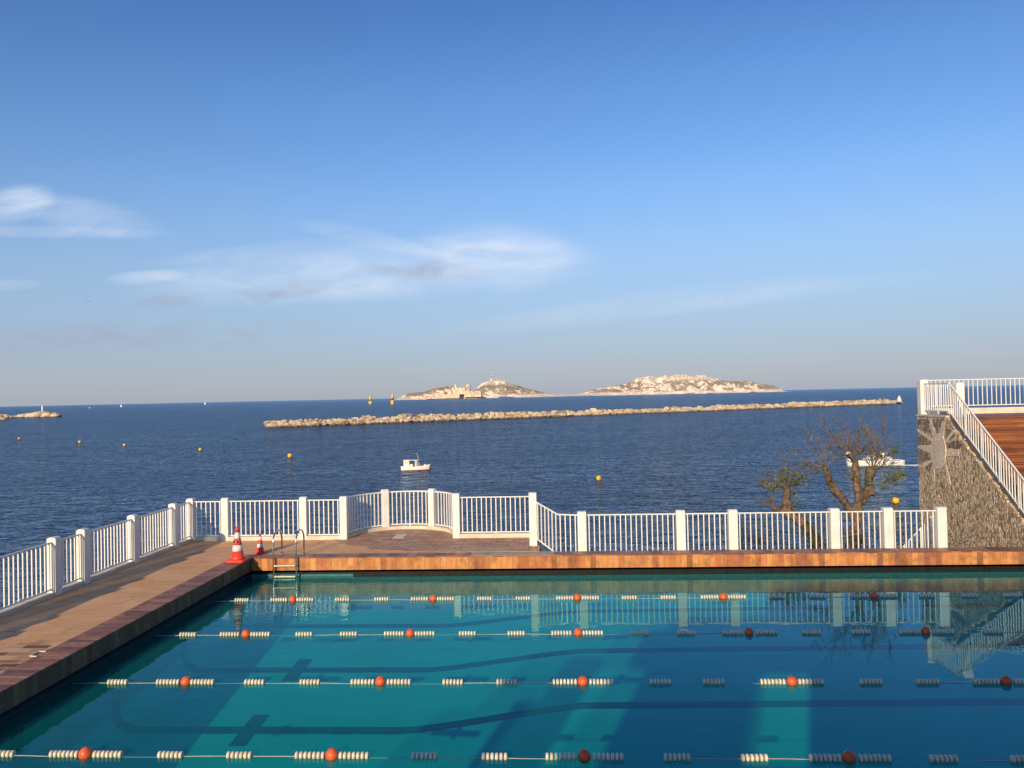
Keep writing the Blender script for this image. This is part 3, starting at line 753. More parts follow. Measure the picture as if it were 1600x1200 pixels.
dark_p = [[(22, 80), (118, 82), (128, 195), (20, 160)], [(138, 82), (250, 84), (228, 150), (190, 208), (165, 200)], [(15, 190), (135, 262), (135, 302), (12, 302)], [(15, 335), (110, 350), (140, 385), (128, 425), (50, 455), (15, 420)], [(85, 490), (140, 448), (150, 500), (110, 530)], [(262, 160), (340, 190), (330, 235), (265, 262)], [(280, 285), (365, 260), (400, 300), (380, 335), (285, 325)]]
for p_ in dark_p: onwall([S5(*q_) for q_ in p_], 0.010, 'dark_mosaic', M['mosaic'])
body = [S5(200+66*math.cos(t), 355+155*math.sin(t)) for t in [2*math.pi*i/20 for i in range(20)]]
onwall(body, 0.024, 'sun_body', M['pale'])
rays = [[(12, 303), (12, 325), (142, 375), (142, 298)], [(18, 165), (18, 185), (140, 272), (146, 248)], [(122, 78), (140, 82), (185, 212), (150, 225)], [(232, 100), (258, 108), (240, 235), (205, 210)], [(325, 175), (342, 190), (262, 285), (252, 262)], [(275, 335), (372, 338), (372, 392), (275, 398)], [(58, 485), (70, 500), (152, 440), (146, 412)], [(145, 470), (165, 480), (170, 610), (150, 615)], [(250, 470), (268, 465), (305, 640), (285, 650)]]
for p_ in rays: onwall([S5(*q_) for q_ in p_], 0.014, 'sun_ray', M['pale'])

# railings on the stair wall and terrace
XS = XW+0.10
rl = empty('terrace_railing', (0, 0, 0), 'white railing with post on top of the stone wall, level, above the sun figure', 'railing')
add_post(rl, XS+0.02, 27.0, 3.46, 4.60, 0.0, 0.26)
add_panel(rl, (XS, 26.87), (XS, 25.2), 3.60, 3.60, 4.46, 4.46, pitch_=0.14, bw=0.026)
rl = empty('stair_railing', (0, 0, 0), 'white sloping handrail with bars going down the staircase on the stone wall', 'railing')
add_post(rl, XS+0.22, 25.05, LZ, 4.47, 0.0, 0.24)
add_panel(rl, (XS, 25.15), (XS, 20.2), 3.565, 0.255, 4.44, 1.13, pitch_=0.125, bw=0.024)
s = MB(); s.bar((XS, 25.15, 3.40), (XS, 20.2, 0.09), 0.05, 0.19); s.build('dark_strip', M['dark_strip'], rl)  # dark grey bar along the slope, below the bottom rail
for i in range(1, 6):
    t = i/5.6; y = 25.15-4.95*t; z = 3.565-3.31*t
    s = MB(); s.obox((XS, y, z+0.36), (0.022, 0, 0), (0, 0.022, 0), (0, 0, 0.52)); s.lathe([(0.05, 0), (0.035, 0.025), (0.022, 0.06)], (XS, y, z-0.20), 12)
    s.build('baluster', M['white'], rl)
rl = empty('terrace_railing', (0, 0, 0), 'long white railing at the back of the upper terrace, against sea and sky', 'railing')
for i in range(4):
    add_panel(rl, (12.26+2.75*i, 28.0), (12.26+2.75*(i+1), 28.0), 3.70, 3.70, 4.575, 4.575, pitch_=0.152, foot=3.60)
s = MB(); s.box(12.17, 23.2, 27.88, 28.12, 3.40, 3.615); s.build('kerb', M['kerb'], rl, bevel=0.015)
q = MB(); q.box(XW+0.40, 23.2, 25.5, 28.1, -9.0, LZ-0.07)
structure(q.build('terrace_block', M['quay']))

# small things on the deck
s = MB(); s.prism([(-4.70, 22.03), (-4.41, 22.01), (-4.39, 22.62), (-4.70, 22.64)], DECK, DECK+0.012)
tag(s.build('access_cover', M['kerb'], None, bevel=0.004), 'pale square access cover set in the paving of the curved bay', 'cover')

s = MB(); a_, b_, c_, d2 = at_z(47, 1026, DECK), at_z(60, 1019, DECK), at_z(72, 1018.5, DECK), at_z(58, 1026.5, DECK)
for p_, q_ in ((a_, b_), (b_, c_), (a_, d2)): s.bar((p_.x, p_.y, DECK+0.012), (q_.x, q_.y, DECK+0.010), 0.028, 0.016)
tag(s.build('deck_bracket', M['kerb'], None, bevel=0.004), 'small white bracket lying on the worn brick paving at the left edge', 'bracket')
s = MB(); s.box(-2.24, -0.20, YF+0.01, 19.90, top+0.0035, top+0.010); s.build('replaced_tiles', M['slab'], pool)
s = MB(); s.box(-3.1, -1.35, 19.98, 20.42, DECK-0.01, DECK+0.009); structure(s.build('paving_patch', M['slab']))

# ------------------------------------------------------------------ trees
def limb(s, pts, r0_, r1_, n=9, jit=0.03, seg=8):
    P = [Vector(p) for p in pts]; out_ = []
    for i in range(len(P)-1):
        for j in range(seg):
            t = j/seg; out_.append(P[i].lerp(P[i+1], t))
    out_.append(P[-1]); m_ = len(out_)-1
    out_ = [p+Vector((mnoise.noise(p*2.3), mnoise.noise(p*2.3+Vector((5, 0, 0))), 0))*jit for p in out_]
    s.tube(out_, [(r0_+(r1_-r0_)*i/m_)*(1+0.42*mnoise.noise(out_[i]*5.3)) for i in range(m_+1)], n)
    return out_
def twig(s, p, d_, L, r_, tips, depth=2, droop=0.0):
    d_ = Vector(d_).normalized(); pts = [Vector(p)]; n = 6
    for i in range(n):
        d_ = (d_+Vector((random.gauss(0, .13), random.gauss(0, .13), random.gauss(0, .10)-droop))).normalized()
        pts.append(pts[-1]+d_*L/n)
    s.tube(pts, [r_*(1-0.75*i/n) for i in range(n+1)], 4)
    tips.append((pts[-1], d_))
    if depth:
        for i in range(2, n+1):
            for _ in range(2):
                if random.random() < 0.62:
                    a = random.uniform(0, 6.28); sd_ = Vector((math.cos(a), math.sin(a)*0.7, 0.5))
                    twig(s, pts[i], d_*0.8+sd_*0.7, L*random.uniform(.22, .45), r_*0.55, tips, depth-1, droop)
def clump(s, c, r_, n, d_=(0, 0, 1), sz=0.11):
    c = Vector(c); d_ = Vector(d_)
    for _ in range(n):
        o = Vector((random.gauss(0, 1), random.gauss(0, 1), random.gauss(0, .8)))*r_*0.5
        a = (o.normalized()*0.6+d_*0.7+Vector((random.gauss(0, .4), random.gauss(0, .4), random.gauss(0, .4)))).normalized()
        sd_ = a.cross(Vector((random.gauss(0, 1), random.gauss(0, 1), random.gauss(0, 1)))).normalized()
        L = sz*random.uniform(.5, 1.3); wd = L*0.16; p = c+o
        s.add([p-sd_*wd*0.5, p+a*L*0.5-sd_*wd, p+a*L, p+a*L*0.5+sd_*wd], [(0, 1, 2, 3)])
def A(x, y, Y=24.0): return at_y(x, y, Y)

t = empty('tamarisk_tree', (8.45, 24.0, -1.5), 'bigger pollarded tree with three stubby limbs and bare twigs, in front of the motorboat', 'tree', 'pollarded trees behind the low railing')
def tpart(par, name, s, mt, sm=True):
    o = s.build(name, mt, par, sm); o.matrix_parent_inverse = Matrix.Translation(par.location).inverted(); return o
s = MB(); tips = []
limb(s, [(8.40, 24.0, -1.6), (8.50, 24.0, -0.4), A(1338, 806)], 0.22, 0.18, 10, 0.06)
L1 = limb(s, [A(1336, 812), A(1318, 783), A(1303, 762), A(1293, 745, 23.8), A(1289, 728, 23.7)], 0.115, 0.085, 10, 0.07)
L2 = limb(s, [A(1338, 812), A(1341, 778), A(1338, 748, 24.2), A(1337, 722, 24.3)], 0.165, 0.085, 10, 0.05)
L3 = limb(s, [A(1344, 785), A(1357, 768, 24.1), A(1358, 748, 24.2), A(1363, 733, 24.2)], 0.105, 0.135, 10, 0.05)
limb(s, [A(1357, 774, 24.05), A(1357, 762, 24.1)], 0.16, 0.14, 9, 0.02)
tpart(t, 'trunk', s, M['bark'])
s = MB()
def fan(base, targets, r_=0.02, dep=2):
    for (x, y, dY) in targets:
        q_ = A(x, y, 24+dY); d_ = q_-base; twig(s, base, d_, d_.length, r_*0.85, tips, dep)
        if random.random() < 0.45: twig(s, base+Vector((random.uniform(-.06, .06), 0, 0)), d_+Vector((random.uniform(-.2, .2), random.uniform(-.3, .3), random.uniform(-.1, .1))), d_.length*random.uniform(.5, .85), r_*0.55, tips, 1)
hL, hM, hR = A(1290, 731, 23.7), A(1337, 726, 24.3), A(1363, 736, 24.2)
fan(hL, [(1224, 722, -.3), (1238, 706, .2), (1252, 688, -.2), (1270, 700, .3), (1281, 712, -.4), (1301, 708, .3), (1240, 730, .3), (1296, 690, .1), (1262, 745, -.3)])
fan(hM, [(1292, 656, .2), (1306, 690, -.3), (1290, 700, -.2), (1318, 672, .4), (1352, 664, .2), (1340, 690, -.4), (1326, 700, .2), (1362, 676, .3), (1300, 676, .5)], 0.024)
fan(hR, [(1364, 676, .1), (1366, 690, -.3), (1392, 704, .2), (1398, 712, -.2), (1380, 690, .4), (1350, 704, .2), (1386, 722, .4), (1372, 668, -.3)], 0.026)
tpart(t, 'twigs', s, M['twig'])
s = MB()
for (x, y, r_, n) in [(1394, 748, .22, 150), (1404, 742, .16, 80), (1388, 756, .2, 90), (1370, 712, .16, 70), (1355, 708, .14, 50), (1396, 706, .12, 60), (1330, 745, .12, 40), (1352, 752, .13, 50), (1310, 775, .14, 50), (1318, 790, .15, 60), (1297, 755, .08, 30), (1376, 760, .12, 40), (1348, 672, .1, 30)]:
    clump(s, A(x, y, 24+random.uniform(-.2, .2)), r_, n, (0.2, 0, 0.4))
for p_, d_ in tips:
    if random.random() < 0.10: clump(s, p_, 0.06, 6, d_, 0.07)
tpart(t, 'foliage', s, M['leaf'], False)
s = MB(); s.ball(A(1323.5, 708, 23.9), 0.05, 8); s.ball(A(1327, 707, 24), 0.035, 8); tpart(t, 'cut_branch', s, M['cut'])

t = empty('tamarisk_tree', (7.2, 24.2, -1.5), 'smaller leaning tree with leafy twigs on one stub, left of the bigger tree', 'tree', 'pollarded trees behind the low railing')
s = MB(); tips = []
limb(s, [(7.55, 24.2, -1.6), A(1272, 842, 24.2), A(1255, 818, 24.2), A(1232, 803, 24.2), A(1227, 790, 24.2)], 0.17, 0.13, 9, 0.04)
limb(s, [A(1229, 800, 24.2), A(1229, 778, 24.2), A(1231, 764, 24.2)], 0.14, 0.09, 9, 0.02)
limb(s, [A(1228, 801, 24.2), A(1218, 797, 24.2), A(1206, 792, 24.1)], 0.10, 0.07, 8, 0.02)
tpart(t, 'trunk', s, M['bark'])
s = MB()
fan(A(1231, 768, 24.2), [(1200, 738, .1), (1213, 735, .3), (1223, 728, .1), (1240, 742, .2), (1250, 748, .4), (1194, 760, .1), (1205, 752, .4), (1226, 740, -.1)], 0.016, 1)
fan(A(1207, 792, 24.1), [(1200, 776, .1), (1211, 774, .2), (1219, 776, .2), (1190, 782, .1)], 0.014, 1)
tpart(t, 'twigs', s, M['twig'])
s = MB()
for (x, y, r_, n) in [(1194, 757, .14, 80), (1205, 764, .15, 70), (1245, 748, .2, 130), (1236, 756, .18, 90), (1225, 738, .12, 50), (1213, 762, .16, 60), (1240, 775, .13, 50), (1236, 792, .18, 60), (1202, 786, .12, 50), (1222, 752, .15, 60), (1258, 752, .08, 20), (1246, 795, .12, 30)]:
    clump(s, A(x, y, 24.2+random.uniform(-.2, .2)), r_, n, (0, 0, 0.5))
for p_, d_ in tips:
    if random.random() < 0.3: clump(s, p_, 0.07, 8, d_, 0.08)
tpart(t, 'foliage', s, M['leaf'], False)

def shrub(x0, y0, Y, hgt, rad, n, lab, dead=False):
    b_ = A(x0, y0, Y); base = Vector((b_.x, Y, -1.5)); o = empty('shrub', base, lab, 'shrub', 'shrubs below the low railing')
    s = MB(); lf = MB(); tp = []
    for i in range(9):
        a = random.uniform(0, 6.28); d_ = Vector((math.cos(a)*0.35, math.sin(a)*0.3, 1))
        twig(s, base, d_, hgt*random.uniform(.75, 1.05), 0.014, tp, 1)
    tpart(o, 'stems', s, M['twig'])
    for p_, d_ in tp: clump(lf, p_, rad, n, d_, 0.10)
    tpart(o, 'foliage', lf, M['leaf2'], False)
shrub(1200, 850, 23.2, 1.65, 0.13, 16, 'low dark shrub seen through the bars below the smaller tree')
shrub(1285, 850, 23.4, 1.75, 0.14, 18, 'dark shrub seen through the bars between the two tree trunks')
shrub(1398, 830, 23.8, 2.3, 0.09, 6, 'thin tall shrub behind the bars near the stone wall and yellow buoy')

# ------------------------------------------------------------------ on the water
def boat_part(par, name, s, mt, sm=False, bev=0.0): return s.build(name, mt, par, sm, bev)
def hull_mesh(L, B, free, sheer, draft=0.3, n=16, stern=0.75, rake=0.3):
    """lofted hull, bow towards +x; returns hull, keel band"""
    h1, h2 = MB(), MB()
    def sect(t):
        x = -L/2+L*t
        wd = B/2*(1-max(0, (t-0.45)/0.55)**2.2)*(stern+(1-stern)*min(1, t/0.35))
        top_ = free+sheer*max(0, (t-0.4)/0.6)**2+0.25*sheer*max(0, (0.3-t)/0.3)**2
        return x, wd, top_
    prev = None
    rows_ = []
    for i in range(n+1):
        t = i/n; x, wd, tp_ = sect(t)
        rows_.append([(x-rake*0.0, 0, -draft), (x, wd*0.55, -draft*0.6), (x+rake*t*0.2, wd*0.86, 0.015+0.15*t), (x+rake*t*0.6, wd, tp_*0.7), (x+rake*t, wd*1.02, tp_), (x+rake*t, wd*0.9, tp_)])
    def skin(mb, i0, i1):
        m_ = i1-i0
        for sg in (1, -1):
            vs = [(x, y*sg, z) for r_ in rows_ for (x, y, z) in r_[i0:i1+1]]
            mb.add(vs, [(i*(m_+1)+j, i*(m_+1)+j+1, (i+1)*(m_+1)+j+1, (i+1)*(m_+1)+j) for i in range(n) for j in range(m_)])
        tr0 = [(x, y, z) for x, y, z in rows_[0][i0:i1+1]]; mb.add(tr0+[(x, -y, z) for x, y, z in reversed(tr0)], [tuple(range(2*(m_+1)))])
    skin(h1, 2, 5); skin(h2, 0, 2)
    dk = MB(); vs = []
    for r_ in rows_:
        x, y, z = r_[5]; vs += [(x, y, z-0.10), (x, -y, z-0.10)]
    dk.add(vs, [(2*i, 2*i+1, 2*i+3, 2*i+2) for i in range(n)])
    return h1, h2, dk

bp = at_z(650, 734.5, SEA)
bt = empty('fishing_boat', (bp.x, bp.y, SEA), 'small white fishing boat with open wheelhouse and red waterline, alone on the sea', 'boat', rz=R(-6))
h1, h2, dk = hull_mesh(4.75, 1.9, 0.62, 0.42)
boat_part(bt, 'hull', h1, M['boat'], True); boat_part(bt, 'keel', h2, M['boat_red'], True); boat_part(bt, 'deck', dk, M['kerb'])
s = MB(); s.box(-1.95, -1.0, -0.6, 0.6, 0.5, 1.62); cab = boat_part(bt, 'cabin', s, M['boat'], False, 0.06)
s = MB(); s.box(-1.72, -1.28, -0.612, -0.602, 1.22, 1.48); boat_part(cab, 'window', s, M['yellow'])
s = MB(); s.box(-2.0, 0.55, -0.68, 0.68, 1.63, 1.70); boat_part(bt, 'roof', s, M['boat'], False, 0.02)
s = MB(); s.box(0.02, 0.14, -0.6, 0.6, 0.5, 1.62); s.box(0.30, 0.40, -0.62, -0.52, 0.5, 1.62); s.box(0.30, 0.40, 0.52, 0.62, 0.5, 1.62); boat_part(bt, 'windscreen_frame', s, M['boat'])
s = MB(); s.box(-0.985, -0.45, -0.4, 0.4, 0.5, 0.98); boat_part(bt, 'engine_box', s, M['boat'], False, 0.03)
s = MB(); s.box(-0.40, 0.0, 0.35, 0.5, 0.5, 1.6); boat_part(bt, 'bulkhead', s, M['boat_dark'])
s = MB(); s.tube([(0.45, 0, 1.68), (0.20, 0, 2.9)], [0.022, 0.012], 6); boat_part(bt, 'antenna', s, M['boat'])
s = MB(); s.box(0.72, 1.0, -0.3, 0.1, 0.58, 0.92); boat_part(bt, 'red_bundle', s, M['boat_red'], False, 0.05)
s = MB(); s.box(1.45, 1.75, -0.35, 0.2, 0.66, 0.98); boat_part(bt, 'fish_box', s, M['cone_white'], False, 0.04)

bp = at_z(1366, 727.5, SEA)
bt = empty('motorboat', (bp.x, bp.y, SEA), 'long low white motorboat with a small cabin passing behind the bare tree', 'boat', rz=math.pi+R(8))
h1, h2, dk = hull_mesh(8.6, 2.5, 0.70, 0.55, stern=0.92)
boat_part(bt, 'hull', h1, M['boat'], True); boat_part(bt, 'keel', h2, M['boat'], True); boat_part(bt, 'deck', dk, M['boat'])
s = MB(); s.extr([(-1.2, -0.9, 0.6), (1.6, -0.9, 0.6), (0.7, -0.9, 1.35), (0.3, -0.9, 1.9), (-1.2, -0.9, 1.9)], (0, 1.8, 0)); cab = boat_part(bt, 'cabin', s, M['boat'], False, 0.05)
s = MB(); s.box(-0.9, 0.2, 0.905, 0.915, 1.25, 1.75); boat_part(cab, 'window', s, M['boat_dark'])
s = MB(); s.box(-0.9, 0.2, -0.915, -0.905, 1.25, 1.75); boat_part(cab, 'window', s, M['boat_dark'])
s = MB(); s.box(0.2, 1.3, -0.93, -0.905, 0.72, 1.12); boat_part(cab, 'blue_panel', s, M['boat_blue'])
s = MB(); s.box(0.2, 1.3, 0.905, 0.93, 0.72, 1.12); boat_part(cab, 'blue_panel', s, M['boat_blue'])
s = MB(); s.box(-1.6, 0.6, -1.0, 1.0, 1.91, 1.98); boat_part(bt, 'roof', s, M['boat'], False, 0.02)
s = MB(); s.box(-2.7, -2.1, -0.5, 0.5, 0.6, 1.3); boat_part(bt, 'engine_box', s, M['boat'], False, 0.06)
s = MB(); rnd_ = random.Random(4)
for i in range(60):
    t = i/60; s.rock((bp.x+4.4+9*t, bp.y+rnd_.gauss(0, .25+1.0*t)-0.6, SEA+0.02), rnd_.uniform(.18, .5)*(1-.6*t), i, (1.6, 0.5, 0.16), 0.3, 4)
tag(s.build('boat_wake', M['cone_white'], None, True), 'white foam of the wake behind the motorboat', 'wake', kind='stuff')

# buoys
def buoy(x, y, r_, lab):
    p = at_z(x, y, SEA); o = empty('mooring_buoy', (p.x, p.y, SEA), lab, 'buoy', 'yellow buoys on the sea')
    s = MB(); s.ball((0, 0, r_*0.72), r_, 10, (1, 1, 1.05)); s.build('float', M['yellow'], o, True)
    s = MB(); s.lathe([(r_*0.16, r_*1.65), (r_*0.16, r_*1.9), (r_*0.07, r_*2.0)], (0, 0, 0), 10); s.build('cap', M['dark'], o, True)
for x, y, rp, lab in [(30, 686.5, 1.9, 'yellow buoy nearest the left edge, below the rocky islet'), (124.5, 692, 2.3, 'yellow buoy second from the left in the row on the sea'),
                      (194.5, 697, 2.3, 'yellow buoy third from the left in the row on the sea'), (313, 704, 2.5, 'yellow buoy fourth from the left, above the far left railing corner'),
                      (453, 714.5, 3.6, 'yellow buoy left of the fishing boat, biggest of the left row'), (935.5, 750, 4.0, 'yellow buoy on open sea right of the fishing boat'),
                      (1399.5, 786, 5.2, 'large yellow buoy beside the stone wall, right of the trees')]:
    buoy(x, y, rp*at_z(x, y, SEA).y/1250, lab)
def mark(x, y, hpx, lab):
    p = at_z(x, y, SEA); k_ = p.y/1250; h = hpx*k_; o = empty('channel_marker', (p.x, p.y, SEA), lab, 'navigation buoy', 'yellow and black channel markers')
    s = MB(); s.lathe([(2.4*k_, -1), (2.9*k_, h*0.08), (2.7*k_, h*0.36), (2.2*k_, h*0.42)], (0, 0, 0), 16); s.build('float_body', M['yellow'], o, True)
    s = MB(); s.lathe([(1.9*k_, h*0.42), (1.7*k_, h*0.56)], (0, 0, 0), 16); s.build('black_band', M['dark'], o, True)
    s = MB(); s.lathe([(2.3*k_, h*0.56), (2.3*k_, h*0.82), (1.6*k_, h*0.93), (0.6*k_, h)], (0, 0, 0), 16); s.build('topmark', M['yellow'], o, True)
mark(579, 631.5, 12.5, 'yellow and black channel marker, left and smaller of the pair beyond the breakwater')
mark(613.3, 632, 16, 'yellow and black channel marker, right and taller of the pair beyond the breakwater')

# breakwater
A0, A1 = at_z(424, 668.3, SEA), at_z(1412, 630.5, SEA); Lb = (A1-A0).length; db = (A1-A0)/Lb; nb = Vector((-db.y, db.x, 0))
bw = empty('breakwater', (A0.x, A0.y, SEA), 'long low breakwater of piled pale boulders across the sea', 'breakwater')
s = MB(); rnd_ = random.Random(11)
for i in range(1250):
    t = rnd_.random()**1.25; lay = rnd_.random()
    hgt = 2.45+0.9*mnoise.noise(Vector((t*22, 0, 0)))+0.4*math.sin(t*9)
    if t > 0.93: hgt *= 0.62
    if t < 0.05: hgt *= 0.8
    c = A0+db*(Lb*t)+nb*(1.0+lay*5.0)+Vector((0, 0, min(hgt, hgt*lay*1.25)-0.35))
    s.rock(c-Vector((A0.x, A0.y, SEA)), rnd_.uniform(.55, 1.45)*(1.45 if rnd_.random() < .08 else 1), i, (1.2, 0.9, 0.78), 0.42, 5)
ob = s.build('boulders', M['riprap'], bw); ob['kind'] = 'stuff'
s = MB(); s.obox(Vector((0, 0, -0.3))+db*Lb/2+nb*5, db*(Lb/2-1), nb*2.4, (0, 0, 1.9)); s.build('core', M['riprap'], bw)
p = at_z(1408, 631, SEA); p.y += 3
o = empty('beacon', (p.x, p.y, SEA+1.4), 'small white beacon at the right end of the breakwater', 'beacon')
s = MB(); s.lathe([(1.9, 0), (1.3, 1.8), (1.0, 3.4)], (0, 0, 0), 16); s.build('tower', M['boat'], o, True)
s = MB(); s.lathe([(0.6, 3.4), (0.6, 4.2), (0.0, 4.7)], (0, 0, 0), 12); s.build('lantern', M['boat'], o, True)
p = at_z(1375, 632, SEA); o = empty('ruin', (p.x, p.y+3, SEA+1.2), 'low broken stone hut on the breakwater near the white beacon', 'ruin')
s = MB(); rnd_ = random.Random(3)
for i in range(14): s.box(-7+i*1.05, -6.1+i*1.05, -1.5, 1.5, -1, 1.6+rnd_.uniform(0, 1.8)*(1-abs(i-7)/12))
s.build('walls', M['riprap'], o)

# rocky islet at the left
s = MB(); rnd_ = random.Random(5)
def ridge(x0, x1, y, h, n, seed, Yd):
    for i in range(n):
        t = i/(n-1); px = x0+(x1-x0)*t; b_ = at_z(px, y, SEA); k_ = Yd/b_.y
        env = math.sin(math.pi*min(1, (t*0.86+0.08)))**0.6
        s.rock(Vector((b_.x*k_, Yd+rnd_.uniform(-3, 3), SEA+h*env*0.30)), h*rnd_.uniform(.6, .85)*env+0.4, seed+i, (1.5, 1.2, 0.75), 0.3, 6)
ridge(30, 91, 651, 5.2, 26, 100, 800); ridge(56, 90, 650, 5.4, 12, 160, 803); ridge(-20, 16, 652, 4.2, 14, 200, 780); ridge(-20, 8, 657, 3.0, 10, 240, 660); ridge(14, 40, 651, 2.2, 10, 260, 800)
structure(s.build('rock_islet', M['riprap']))
p = at_y(66.3, 645, 802); o = empty('beacon', (p.x, p.y, p.z), 'slim white beacon standing on the rocky islet at the left', 'beacon')
s = MB(); s.lathe([(0.95, -1), (0.75, 6.6)], (0, 0, 0), 14); s.build('tower', M['boat'], o, True)
s = MB(); s.lathe([(1.0, 6.6), (1.0, 7.1), (0.5, 7.6)], (0, 0, 0), 14); s.build('cap', M['cone_white'], o, True)

# small craft on the horizon
def sail(x, y, hpx, Y, lab, sail_=True):
    p = at_y(x, y, Y); h = hpx*Y/1250; o = empty('sailboat' if sail_ else 'motor_cruiser', (p.x, Y, SEA), lab, 'boat')
    s = MB(); s.extr([(-h*.32, -h*.08, h*.07), (h*.36, -h*.02, h*.09), (h*.28, -h*.05, -0.3), (-h*.28, -h*.07, -0.3)], (0, h*.14, 0)); s.build('hull', M['boat'], o)
    s = MB()
    if sail_: s.extr([(-h*.28, 0, h*.14), (h*.06, 0, h*.14), (h*.06, 0, h)], (0, 0.08, 0)); s.extr([(h*.09, 0, h*.12), (h*.33, 0, h*.12), (h*.09, 0, h*.85)], (0, 0.08, 0)); s.build('sail', M['boat'], o)
    else: s.box(-h*.2, h*.1, -h*.05, h*.05, h*.07, h*.3); s.build('cabin', M['boat'], o)
sail(189, 637, 4.6, 3000, 'tiny white sailboat on the horizon, left of the other sail')
sail(320, 628, 4.2, 4200, 'tiny white sailboat on the horizon near the breakwater end')
sail(140, 637, 4.0, 2600, 'tiny white cruiser near the horizon right of the islet beacon', False)

# ------------------------------------------------------------------ islands
def island(name, prof, Y, depth, nx_, ny_, seed, rough, back=0.0):
    """heightfield under a skyline profile of (pixel x, pixel y)"""
    pts = [at_y(x, y, Y) for x, y in prof]
    X0, X1 = pts[0].x, pts[-1].x
    def H(x):
        for a_, b_ in zip(pts[:-1], pts[1:]):
            if a_.x <= x <= b_.x:
                t = (x-a_.x)/(b_.x-a_.x); return a_.z+(b_.z-a_.z)*t-SEA
        return 0.0
    s = MB(); vs = []
    for j in range(ny_+1):
        v = j/ny_
        for i in range(nx_+1):
            u_ = i/nx_; x = X0-10+(X1-X0+20)*u_
            sh = mnoise.noise(Vector((x*0.006, seed, 0)))*0.12*depth
            yy2 = Y-depth*0.55+depth*v
            q_ = (v-0.55-0.10*mnoise.noise(Vector((x*0.008, seed*2, 0))))
            env = 1-(abs(q_)/0.55)**1.35 if q_ < 0 else 1-(q_/0.55)**1.6
            n3 = mnoise.fractal(Vector((x*0.012, yy2*0.012, seed)), 1.0, 2.0, 6)
            n4 = mnoise.ridged_multi_fractal(Vector((x*0.009, yy2*0.006, seed+9)), 0.9, 2.1, 5, 1.0, 2.0)
            h = H(x)*env
            h += rough*(n3*0.8+(n4-1.2)*0.45)*min(1, max(0, h)/25)
            mx_ = H(x)*1.06*(1.0+0.10*(Y-yy2)/Y*-1)
            vs.append((x, yy2, SEA+min(h, mx_)-2.0 if env > 0 else SEA-3))
    s.add(vs, [(j*(nx_+1)+i, j*(nx_+1)+i+1, (j+1)*(nx_+1)+i+1, (j+1)*(nx_+1)+i) for j in range(ny_) for i in range(nx_)])
    return structure(s.build(name, M['island']))
island('hill_island', [(736, 618), (741, 611), (748, 603), (755, 599), (762, 596), (772, 593.5), (785, 594.5), (793, 597), (800, 601), (812, 604), (820, 606.5), (840, 611), (852, 613.5), (862, 616), (915, 616)], 5000, 420, 190, 60, 3.0, 26)
island('hill_island', [(898, 616), (909, 614), (926, 609), (945, 605.5), (960, 602.5), (975, 601), (986, 597), (992, 592), (1000, 590.5), (1020, 588.3), (1035, 586.8), (1060, 586.5), (1085, 587.2), (1098, 587.5), (1106, 590), (1116, 591), (1128, 596), (1145, 596.5), (1160, 595.8), (1175, 597), (1188, 600.5), (1200, 604), (1210, 607), (1216, 609.5)], 5200, 620, 260, 70, 8.0, 34)
island('castle_island', [(622, 621.5), (630, 618), (640, 614.5), (652, 613), (664, 610), (676, 607), (690, 605.5), (702, 603.5), (716, 604), (728, 606), (738, 610), (748, 612), (752, 617)], 4700, 300, 130, 40, 14.0, 12)
# fortress and houses on the castle island
fo = at_y(716, 612, 4560); ft = empty('fortress', (fo.x, fo.y, SEA), 'square sandstone fortress with a tall round tower on the left island', 'fortress')
kx = 4560/1250
def fbox(x0, x1, y0, y1, dpt, name, off=0.0):
    a_, b_ = at_y(x0, y0, 4560-off), at_y(x1, y1, 4560-off); s = MB()
    s.box(a_.x-fo.x, b_.x-fo.x, -off, dpt-off, b_.z-SEA-4, a_.z-SEA); s.build(name, M['fort'], ft)
fbox(706, 727, 605.5, 615, 60, 'keep'); fbox(664, 718, 616, 621, 40, 'rampart', 60)
fbox(699, 706, 609, 616, 40, 'gatehouse', 10); fbox(725, 752, 611.5, 619, 50, 'curtain_wall', 30)
s = MB(); a_ = at_y(730.5, 600.8, 4560); zt = a_.z-SEA; s.lathe([(4.2*kx, 8), (4.0*kx, zt-4), (4.3*kx, zt-4), (4.3*kx, zt)], (a_.x-fo.x, 20, 0), 20); s.build('round_tower', M['fort'], ft)
s = MB(); a_ = at_y(711, 600.3, 4560); zt = a_.z-SEA; s.lathe([(1.6*kx, 10), (1.3*kx, zt-5), (0, zt)], (a_.x-fo.x, 24, 0), 12); s.build('white_turret', M['boat'], ft)
rnd_ = random.Random(21)
for i, (x, y, w_, h_) in enumerate([(672, 615, 8, 4), (683, 613, 7, 4), (690, 609.5, 9, 4), (699, 607, 8, 4), (655, 617.5, 10, 3.5), (646, 618.5, 8, 3), (684, 608, 5, 3)]):
    p = at_y(x, y, 4600-40+i*6); kk = p.y/1250
    o = empty('island_house', (p.x, p.y, p.z-h_*kk), ['pale house low on the castle island slope', 'sandy house left of the fortress keep', 'long pale house high on the castle island', 'pale house against the fortress keep', 'low wide house near the left tip of the island', 'small house at the far left tip of the island', 'small high house on the island crest'][i], 'house', 'houses on the castle island')
    s = MB(); s.box(-w_*kk/2, w_*kk/2, -6, 12, -8, h_*kk*0.8); s.build('walls', M['fort'], o)
    s = MB(); s.extr([(-w_*kk/2, -7, h_*kk*0.8+0.01), (-w_*kk/2, 13, h_*kk*0.8+0.01), (-w_*kk/2, 3, h_*kk*1.05)], (w_*kk, 0, 0)); s.build('roof', M['roof'], o)
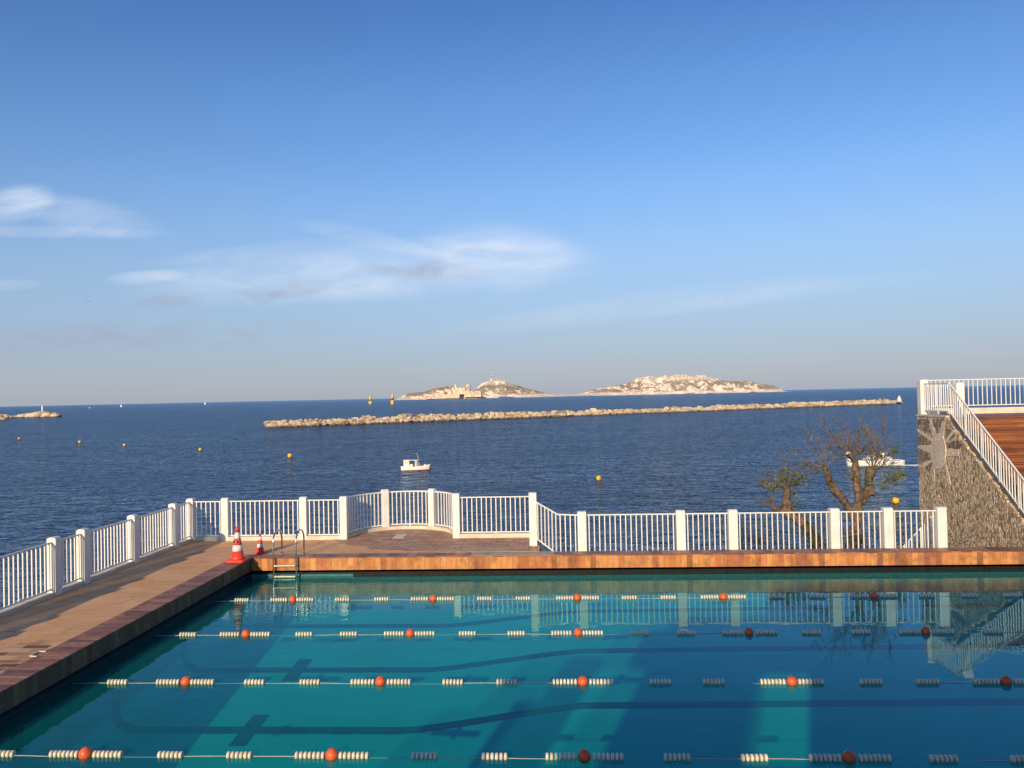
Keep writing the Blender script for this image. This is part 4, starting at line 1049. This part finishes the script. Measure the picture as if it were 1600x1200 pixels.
# striped mast on the hill
mp = at_y(768, 596, 4985); o = empty('radio_mast', (mp.x, mp.y, mp.z), 'tall red and white striped mast on the hill island summit', 'mast')
ks = 4985/1250
s = MB(); s.lathe([(1.7*ks, -6), (1.3*ks, 2.2*ks)], (0, 0, 0), 10); s.build('base_house', M['boat'], o)
zs = [2.2, 6.0, 8.5, 11, 13.5, 16, 19]
for i in range(6):
    s = MB(); r1, r2 = (1.0-0.13*i)*ks*0.7, (1.0-0.13*(i+1))*ks*0.7; s.lathe([(r1, zs[i]*ks), (r2, zs[i+1]*ks-0.001)], (0, 0, 0), 8); s.build('mast_section', M['boat'] if i % 2 == 0 else M['boat_red'], o)

# ------------------------------------------------------------------ birds
def bird(x, y, Y, roll, lab):
    p = at_y(x, y, Y); s = MB()
    s.lathe([(0.0, -0.28), (0.05, -0.2), (0.085, 0.0), (0.06, 0.18), (0.035, 0.25), (0.0, 0.32)], (0, 0, 0), 10, 'x')
    for sg in (-1, 1):
        tip = Vector((-0.12, sg*0.62, 0.10+roll*sg)); md = Vector((0.05, sg*0.32, 0.16))
        s.add([(0.12, 0, 0.03), (-0.10, 0, 0.03), md+Vector((-0.10, 0, 0)), md+Vector((0.10, 0, 0)), tip], [(0, 1, 2, 3), (3, 2, 4)])
    s.add([(-0.22, 0.02, 0), (-0.22, -0.02, 0), (-0.42, -0.08, 0), (-0.42, 0.08, 0)], [(0, 1, 2, 3)])
    o = s.build('gull', M['bird'], None, True); o.location = p; o.rotation_euler = (0, 0, R(35)); tag(o, lab, 'bird', 'gulls in the sky')
bird(134.3, 472, 330, 0.08, 'distant gull in the sky, left of two')
bird(140.2, 471.3, 330, -0.06, 'distant gull in the sky, right of two')

# ------------------------------------------------------------------ unseen wall behind the camera, added and stepped to shade the pool
ch = empty('shade_wall', (4, -4.2, DECK), 'unseen stepped wall behind the viewer, shaped with gaps to shade the pool', 'shade wall')
YB0 = -4.0
def cwall(x0, x1, z0, z1, name='wall', dp=0.5, mt='render'):
    s = MB(); s.box(x0-5, x1-5, 0.2-dp, 0.2, z0-DECK, z1-DECK); return s.build(name, M[mt], ch)
def hz(yr): return (yr-YB0)*math.tan(R(SUN_EL))/math.cos(R(SUN_AZ))      # wall height whose shadow on the water ends at yr
cwall(-5.35, -4.9, DECK, hz(11.2)); cwall(-4.899, -4.31, DECK, hz(13.5))
cwall(-4.309, -3.30, DECK, hz(8.7)); cwall(-3.70, -3.30, hz(13.2), hz(15.2), 'shade_block')
cwall(-3.299, -2.15, DECK, hz(16.2)); cwall(-2.149, -1.25, DECK, hz(16.2)); cwall(-1.249, -0.35, DECK, hz(8.9)); cwall(-1.249, -0.35, hz(13.0), hz(18.3), 'shade_block')
cwall(-0.349, 14.0, DECK, hz(18.6))
